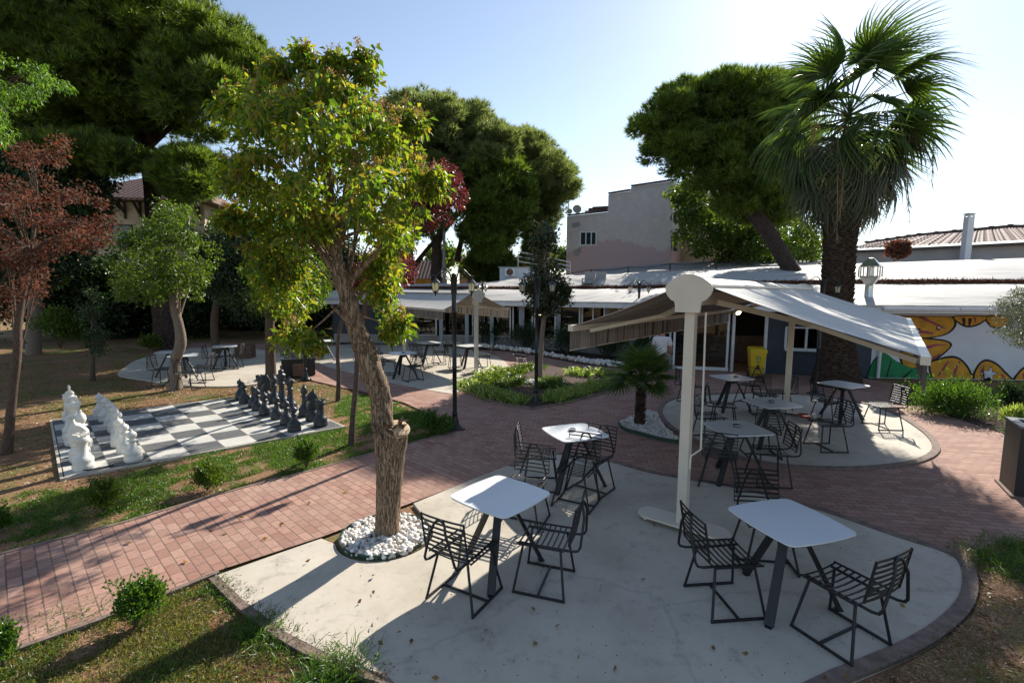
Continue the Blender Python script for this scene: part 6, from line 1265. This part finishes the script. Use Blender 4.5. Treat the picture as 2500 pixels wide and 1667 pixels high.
# --- far pines
def fk(tb, Q):
    for x0, y0, x1, y1, r_ in ((945, 620, 1015, 535, 7), (1003, 600, 985, 480, 9), (1050, 600, 1080, 470, 8), (1100, 580, 1150, 440, 9), (1015, 535, 1060, 420, 5)): limb(tb, atd(x0, y0, 36), atd(x1, y1, 36), r_ / ppm(36), 3 / ppm(36), 7, 0, .04, 6, x0)
tree('far_pine', 'tall grey green pine with a flat layered top behind the far awning', 36, [(940, 672, 14), (940, 620, 12), (938, 580, 11), (950, 520, 9)], [[(885, 240), (940, 216), (1010, 226), (1070, 236), (1120, 260), (1180, 300), (1185, 350), (1150, 400), (1080, 430), (1000, 440), (940, 400), (900, 330)], [(930, 420), (1010, 440), (1020, 520), (950, 560), (910, 500)]], 'needle_grey', 'pine', 'bark_pine', 10, 4, 120, 26, 240, .42, .055, seed=41, extra=fk, per=9, shell=.7, r0=.2, br=14)
tree('far_pine', 'rounder far pine with several trunks just left of the pink house', 34, [(1003, 662, 13), (1003, 600, 12), (1010, 540, 9), (1060, 480, 6)], [[(1040, 390), (1110, 365), (1190, 370), (1215, 430), (1205, 520), (1170, 590), (1110, 600), (1070, 560), (1050, 480)]], 'needle_pine', 'pine', 'bark_pine', 10, 3, 80, 27, 260, .40, .055, seed=43, per=9, r0=.2, br=9)
tree('far_pine', 'wispy far pine drooping over the roof left of the pink house', 38, [(1082, 662, 11), (1095, 600, 11), (1115, 540, 9), (1180, 460, 6)], [[(1170, 300), (1230, 310), (1285, 355), (1320, 415), (1312, 460), (1270, 490), (1250, 550), (1215, 560), (1200, 480), (1180, 400)], [(1220, 540), (1260, 540), (1250, 610), (1215, 610)]], 'needle_grey', 'pine', 'bark_pine', 10, 2.5, 60, 22, 150, .45, .045, seed=45, per=8, r0=.18, br=12, shell=.4)
tree('round_conifer', 'dark round conifer between the peach house and the roof cabin', 37, [(1120, 660, 8), (1120, 640, 7)], [[(1065, 640), (1080, 590), (1130, 570), (1175, 580), (1190, 625), (1150, 655), (1090, 660)]], 'needle_pine', 'pine', 'bark_pine', 8, 2, 36, 28, 300, .4, .06, seed=47, per=9)
tree('umbrella_pine', 'leaning umbrella pine whose crown spreads left of the palm', 24, [(1850, 700, 17, -4.2), (1840, 655, 15, -4), (1800, 592, 15, -3), (1762, 532, 15, -2), (1722, 478, 16, -1), (1685, 420, 13, 0)],
     [[(1463, 290), (1480, 250), (1530, 212), (1580, 190), (1640, 172), (1720, 168), (1790, 178), (1850, 215), (1880, 290), (1870, 380), (1840, 470), (1780, 520), (1700, 505), (1630, 440), (1570, 405), (1500, 375), (1470, 345)]], 'needle_pine', 'pine', 'bark_pine', 12, 2.3, 200, 38, 260, .30, .036, seed=51, per=10, shell=.72, top=.25, up=.7, r0=.2, br=14)
tree('plane_tree', 'loose leafy tree behind the leaning umbrella pine trunk, before the beige house', 30, [(1690, 640, 8), (1690, 590, 7), (1700, 540, 6)], [[(1545, 425), (1590, 395), (1660, 420), (1740, 500), (1850, 500), (1885, 560), (1880, 605), (1760, 610), (1640, 600), (1560, 570), (1550, 500)]], 'leaf_green', 'leaf', 'bark_pale', 8, 3, 100, 27, 420, .26, .14, seed=53, shell=.3, br=16)
def mag(tb, Q):
    limb(tb, Q[-3], atd(1300, 640, 14.2), .03, .01, 6, -.05, .05, 5, 3)
tree('magnolia', 'slender magnolia with glossy dark leaves on a bare trunk in the flower bed', at(1240, 868).y, [(1240, 870, 7), (1241, 830, 5.5), (1245, 770, 5.5), (1250, 720, 5.5), (1252, 690, 5), (1250, 600, 3)], [[(1232, 525), (1250, 505), (1272, 540), (1275, 590), (1298, 635), (1308, 690), (1285, 712), (1252, 722), (1215, 715), (1202, 680), (1215, 640), (1222, 580)]], 'leaf_magnolia', 'leaf', 'bark_pale', 9, .55, 60, 15, 3600, .12, .055, seed=57, shell=.2, br=16, extra=mag, droop=-.1)
tree('olive_tree', 'silvery olive foliage cut by the right edge in front of the white roof', 10.5, [(2480, 1060, 10), (2470, 900, 9), (2450, 780, 8)], [[(2285, 715), (2300, 680), (2340, 660), (2420, 650), (2520, 680), (2540, 780), (2440, 830), (2352, 800), (2310, 790), (2282, 750)]], 'leaf_olive', 'leaf', 'bark_pale', 8, .8, 90, 26, 6500, .05, .015, seed=59, shell=.2, br=16, base=(2480, 1020))
# --- bushes
def bush(label, x, y, rx, ry, leaf, dens, L, W, seed, name='boxwood_shrub', up=1.0, group=None, spr=True, cat='shrub', D=None):
    p = at(x, y) if D is None else atd(x, y, D); k_ = 1 / ppm(p.y); t = thing(name, label, cat, p, 0, group); rr = random.Random(seed); bl = []
    R_, H_ = rx * k_, ry * k_
    for i in range(16): a = rr.uniform(0, 6.28); q = rr.uniform(0, .62); bl.append((Vector((math.cos(a) * R_ * q, math.sin(a) * R_ * q, H_ * rr.uniform(.35, .72) * (1 - .3 * q))), R_ * rr.uniform(.32, .48), .9))
    P, Dn = blob_points(bl, dens / (R_ * R_) / 3, .3); P[:, 2] = np.maximum(P[:, 2], .02); n = len(P); D_ = Dn * .5 + rng.normal(size=(n, 3)) * .5; D_[:, 2] += up; V, F = leaf_arrays(P, D_, L * rng.uniform(.6, 1.2, n), W, .25); parts = [(V, F)]
    if spr:
        for i in range(60):
            b0 = np.array(bl[i % 16][0]) ; d = np.array([rr.gauss(0, .35), rr.gauss(0, .35), 1.0]); L2 = H_ * rr.uniform(.3, .55); m_ = 16; f = np.linspace(.2, 1, m_)[:, None]; Pp = b0 + d * L2 * f; parts.append(leaf_arrays(Pp, rng.normal(size=(m_, 3)) * .6 + [0, 0, .8], L, W, .25))
    V, F = merge(parts); fastmesh('foliage', V, F, M[leaf], t); mb = MB()
    for i in range(7): a = rr.uniform(0, 6.28); mb.tube([(0, 0, -.02), (math.cos(a) * R_ * .2, math.sin(a) * R_ * .2, H_ * .25), (math.cos(a) * R_ * .4, math.sin(a) * R_ * .4, H_ * .6)], [.012, .008, .004], 5)
    mb.build('stems', M['bark_thin'], t)
for i, (x, y, rx, ry, lab) in enumerate([(312, 1432, 66, 110, 'bright green boxwood shrub below the brick path at the bottom left'), (8, 1520, 36, 90, 'boxwood shrub cut by the left edge near the bottom corner'), (240, 1176, 50, 78, 'dark boxwood shrub left of the row along the path'), (476, 1122, 42, 66, 'round boxwood shrub below the middle of the chess board'), (704, 1070, 32, 62, 'yellowish green boxwood shrub below the black chess pieces'), (6, 1216, 22, 50, 'boxwood shrub half cut by the left edge beside the path'), (990, 992, 32, 48, 'low boxwood shrub at the lawn corner beside the street lamp'), (1018, 994, 28, 40, 'lowest boxwood shrub touching the street lamp base')]):
    bush(lab, x, y, rx, ry, 'leaf_bush' if i not in (2, 3) else 'leaf_green', 3600 if i == 0 else 2600, .034 if y > 1150 else .04, .018, 70 + i, group='small boxwood shrubs along the path')
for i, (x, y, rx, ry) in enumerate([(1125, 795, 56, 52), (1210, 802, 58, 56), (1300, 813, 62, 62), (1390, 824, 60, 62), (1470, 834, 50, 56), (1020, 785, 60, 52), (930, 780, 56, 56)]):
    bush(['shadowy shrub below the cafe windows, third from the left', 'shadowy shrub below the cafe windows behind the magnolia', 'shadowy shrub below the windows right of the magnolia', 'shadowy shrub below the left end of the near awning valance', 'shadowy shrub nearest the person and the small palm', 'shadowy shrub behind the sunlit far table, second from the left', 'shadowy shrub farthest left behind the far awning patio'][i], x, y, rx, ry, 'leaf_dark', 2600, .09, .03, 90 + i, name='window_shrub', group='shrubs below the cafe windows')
bush('dense rounded green bush with shiny leaves in front of the mural', 2182, 952, 96, 66, 'leaf_bush', 11000, .06, .026, 110, name='oleander_bush', spr=False)
bush('spiky striped plant at the right edge behind the big planter', 2335, 985, 34, 60, 'spider', 1200, .16, .02, 111, name='striped_plant', spr=False)
bush('low dark shrub in the bed right of the round bush', 2330, 950, 55, 70, 'leaf_dark', 3000, .06, .03, 112, name='dark_shrub')
bush('orange and green shrub behind the white roof, left of the chimney', 2062, 596, 30, 34, 'leaf_plum', 1400, .22, .12, 113, name='autumn_shrub', D=23.5)
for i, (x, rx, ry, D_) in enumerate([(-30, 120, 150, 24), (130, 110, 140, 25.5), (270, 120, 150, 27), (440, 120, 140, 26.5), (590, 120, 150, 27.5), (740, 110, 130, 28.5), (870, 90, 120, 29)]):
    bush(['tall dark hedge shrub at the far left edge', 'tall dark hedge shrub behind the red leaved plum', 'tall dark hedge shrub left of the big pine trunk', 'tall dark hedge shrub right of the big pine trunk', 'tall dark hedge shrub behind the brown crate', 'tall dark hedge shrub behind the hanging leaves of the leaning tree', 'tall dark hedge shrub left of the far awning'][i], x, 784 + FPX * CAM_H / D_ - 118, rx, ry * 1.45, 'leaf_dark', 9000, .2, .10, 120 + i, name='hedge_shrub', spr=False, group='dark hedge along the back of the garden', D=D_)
bush('light green young shrub between the plum trunk and the sapling', 140, 800, 56, 110, 'leaf_green', 2600, .14, .07, 131, name='garden_shrub', spr=False, D=18)
bush('low pale leaved plant beside the big pine trunk', 345, 800, 30, 24, 'leaf_green', 600, .16, .06, 132, name='garden_shrub', spr=False, D=20.5)
for i, (x, y, rx, ry, lab) in enumerate([(1305, 600, 60, 40, 'distant green tree top behind the metal railing'), (1020, 600, 60, 46, 'distant green tree seen between the far pine trunks'), (480, 505, 45, 42, 'small round distant tree right of the tan house eaves'), (1800, 610, 90, 60, 'distant trees behind the cafe roof, left of the palm trunk')]):
    bush(lab, x, y + 30, rx, ry + 26, 'leaf_green', 2600, .5, .3, 140 + i, name='distant_tree', spr=False, cat='tree', D=60)

# --- palms
def frond_mesh(name, mat, petiole, nseg, Lb, droop, spread=118, seed=0, w=.045):
    rr = np.random.default_rng(seed); mb = MB()
    mb.tube([(0, 0, 0), (0, petiole * .5, .05), (0, petiole, .04)], [.028, .018, .012], 5)
    vs, fs = [], []
    for i in range(nseg):
        a = R(-spread + 2 * spread * i / (nseg - 1)) + rr.normal() * .02; L = Lb * (1 - .28 * (abs(a) / R(spread)) ** 2) * rr.uniform(.9, 1.06); d = np.array([math.sin(a), math.cos(a), 0.0]); s = np.array([math.cos(a), -math.sin(a), 0]); base = np.array([0, petiole, .04]); dr = droop * rr.uniform(.7, 1.3); o_ = len(vs)
        hs = [0, .3, .55, .75, .9, 1.0]; ws = [.4, 1.0, .85, .5, .28, .05]
        for h, wq in zip(hs, ws):
            p = base + d * L * (h - .12 * dr * max(0, h - .4)) + np.array([0, 0, -dr * L * max(0, h - .35) ** 1.7 + .10 * L * h * (1 - h) * abs(math.sin(a))]); tw = np.array([0, 0, .35 if i % 2 else -.35]) * w * wq
            vs.append(p - s * w * .5 * wq + tw); vs.append(p + s * w * .5 * wq - tw)
        for k_ in range(5): fs.append((o_ + 2 * k_, o_ + 2 * k_ + 1, o_ + 2 * k_ + 3, o_ + 2 * k_ + 2))
    mb.add(vs, fs, True); me = mb.build(name, mat).data; bpy.data.objects.remove(bpy.data.objects[name]); return me
FG = [frond_mesh('frond_green', M['frond'], 1.30, 40, 1.45, .65 + .35 * i, 84, seed=i, w=.05) for i in range(3)]; FO = [frond_mesh('frond_hanging', M['frond_old'], 1.15, 44, 1.35, 1.0 + .3 * i, 95, seed=10 + i) for i in range(2)]
def put_frond(me, parent, hub, az, el, sc=1.0, roll=0.0):
    d = Vector((math.cos(az) * math.cos(el), math.sin(az) * math.cos(el), math.sin(el))); x = d.cross(Vector((0, 0, 1))).normalized(); z = x.cross(d); Mx = Matrix((x, d, z)).transposed().to_4x4() @ Matrix.Rotation(roll, 4, 'Y')
    o = bpy.data.objects.new('frond', me); col.objects.link(o); o.parent = parent; o.matrix_basis = Matrix.Translation(hub) @ Mx @ Matrix.Scale(sc, 4); return o
pb = at(1918, 884); Dp = pb.y; hub = atd(1952, 248, Dp) - Vector((pb.x, pb.y, 0))
t = thing('fan_palm', 'tall fan palm with a shaggy skirt of hanging fronds on a thick brown trunk', 'palm', (pb.x, pb.y, 0)); off = Matrix.Translation((-pb.x, -pb.y, 0))
mb = MB(); Q = trunk_px(mb, [(1922, 900, 58), (1920, 860, 48), (1920, 800, 38), (1922, 700, 31), (1925, 620, 30), (1930, 540, 33), (1936, 480, 38), (1944, 400, 32), (1950, 340, 22), (1951, 290, 9)], Dp, 22, .07, 61, 5); o = mb.build('trunk', M['bark_palm'], t); o.matrix_parent_inverse = off
mb = MB(); rr = random.Random(5)
for i in range(420):
    f = .12 + .62 * i / 420; c = Q[0].lerp(Q[-1], f); k_ = f * (len(Q) - 1); c = Q[int(k_)].lerp(Q[min(len(Q) - 1, int(k_) + 1)], k_ % 1); a = i * 2.39996; rad = (.46 if f < .3 else .40 + .1 * max(0, f - .5) * 2) * .98; d = Vector((math.cos(a), math.sin(a), 0)); s = Vector((-d.y, d.x, 0)); lift = .10 + .10 * f
    p = c + d * rad * .92; mb.add([p - s * .07 - Vector((0, 0, .06)), p + s * .07 - Vector((0, 0, .06)), p + d * (.05 + .05 * f) + s * .035 + Vector((0, 0, lift)), p + d * (.05 + .05 * f) - s * .035 + Vector((0, 0, lift)), p - s * .05 + Vector((0, 0, lift * .8)), p + s * .05 + Vector((0, 0, lift * .8))], [(0, 1, 2, 3), (3, 2, 5, 4), (0, 3, 4), (1, 5, 2)])
o = mb.build('old_leaf_bases', M['bark_palm'], t); o.matrix_parent_inverse = off
rr = random.Random(3)
ga = 2.39996
for i in range(40):
    el = [82, 70, 62, 50, 44, 38, 30, 24, 20, 14, 10, 6, 2, -4, -8, -12, -16, -20, -24, -28, -32, -36, 55, 34, 18, 0, -10, -20, -30, -38, 76, 48, 26, 8, -6, -14, -24, -34, -42, 40][i]; put_frond(FG[i % 3], t, hub + Vector((0, 0, -.25 * (1 - el / 90))), i * ga + rr.uniform(-.2, .2), R(el + rr.uniform(-4, 4)), rr.uniform(.86, 1.04), rr.uniform(-.8, .8))
for i in range(38):
    el = -26 - 42 * (i / 38); put_frond(FO[i % 2], t, hub + Vector((0, 0, -.5 - 1.3 * i / 44)), i * ga + .7, R(el + rr.uniform(-5, 5)), rr.uniform(.80, .98), rr.uniform(-.5, .5))
mb = MB()
for x0, y0, x1, y1, x2, y2 in ((1945, 300, 1925, 320, 1922, 560), (1950, 310, 1940, 330, 1930, 500), (1940, 280, 1880, 250, 1865, 330), (1960, 300, 2080, 330, 2090, 520), (2090, 300, 2145, 320, 2140, 420)):
    P = [atd(x0, y0, Dp - .8), atd((x0 + x1) / 2, min(y0, y1) - 14, Dp - 1.0), atd(x1, y1, Dp - 1.1), atd(x2, y2, Dp - 1.1)]; mb.tube(P, [.014, .012, .01, .006], 5)
    for k_ in range(26): f = random.uniform(.2, 1); p = P[2].lerp(P[3], f); mb.tube([p, p + Vector((random.gauss(0, .08), random.gauss(0, .08), -random.uniform(.1, .3)))], [.006, .003], 4)
o = mb.build('dry_flower_stalks', M['frond_dry'], t); o.matrix_parent_inverse = off
sp_ = at(1468, 976); t = thing('small_fan_palm', 'small fan palm with a short rough trunk in the white gravel wedge', 'palm', sp_); hub2 = Vector((.02, 0, atd(1472, 868, sp_.y).z)); mb = MB(); mb.tube([(0, 0, -.02), (.01, 0, .3), (.02, 0, hub2.z * .7), (.02, 0, hub2.z)], [.10, .085, .075, .05], 12, rough=.15, seed=3)
for i in range(120): f = i / 120; a = i * ga; d = Vector((math.cos(a), math.sin(a), 0)); p = d * .075 + Vector((.015, 0, .04 + f * (hub2.z - .1))); mb.tube([p, p + d * .045 + Vector((0, 0, .07))], [.016, .004], 4)
mb.build('trunk', M['bark_palm'], t)
FS = frond_mesh('frond_small', M['frond'], .36, 40, .50, .25, 105, 21, .026)
for i in range(20): put_frond(FS, t, hub2, i * ga, R(72 - 5.4 * i), rr.uniform(.85, 1.1), rr.uniform(-.5, .5))
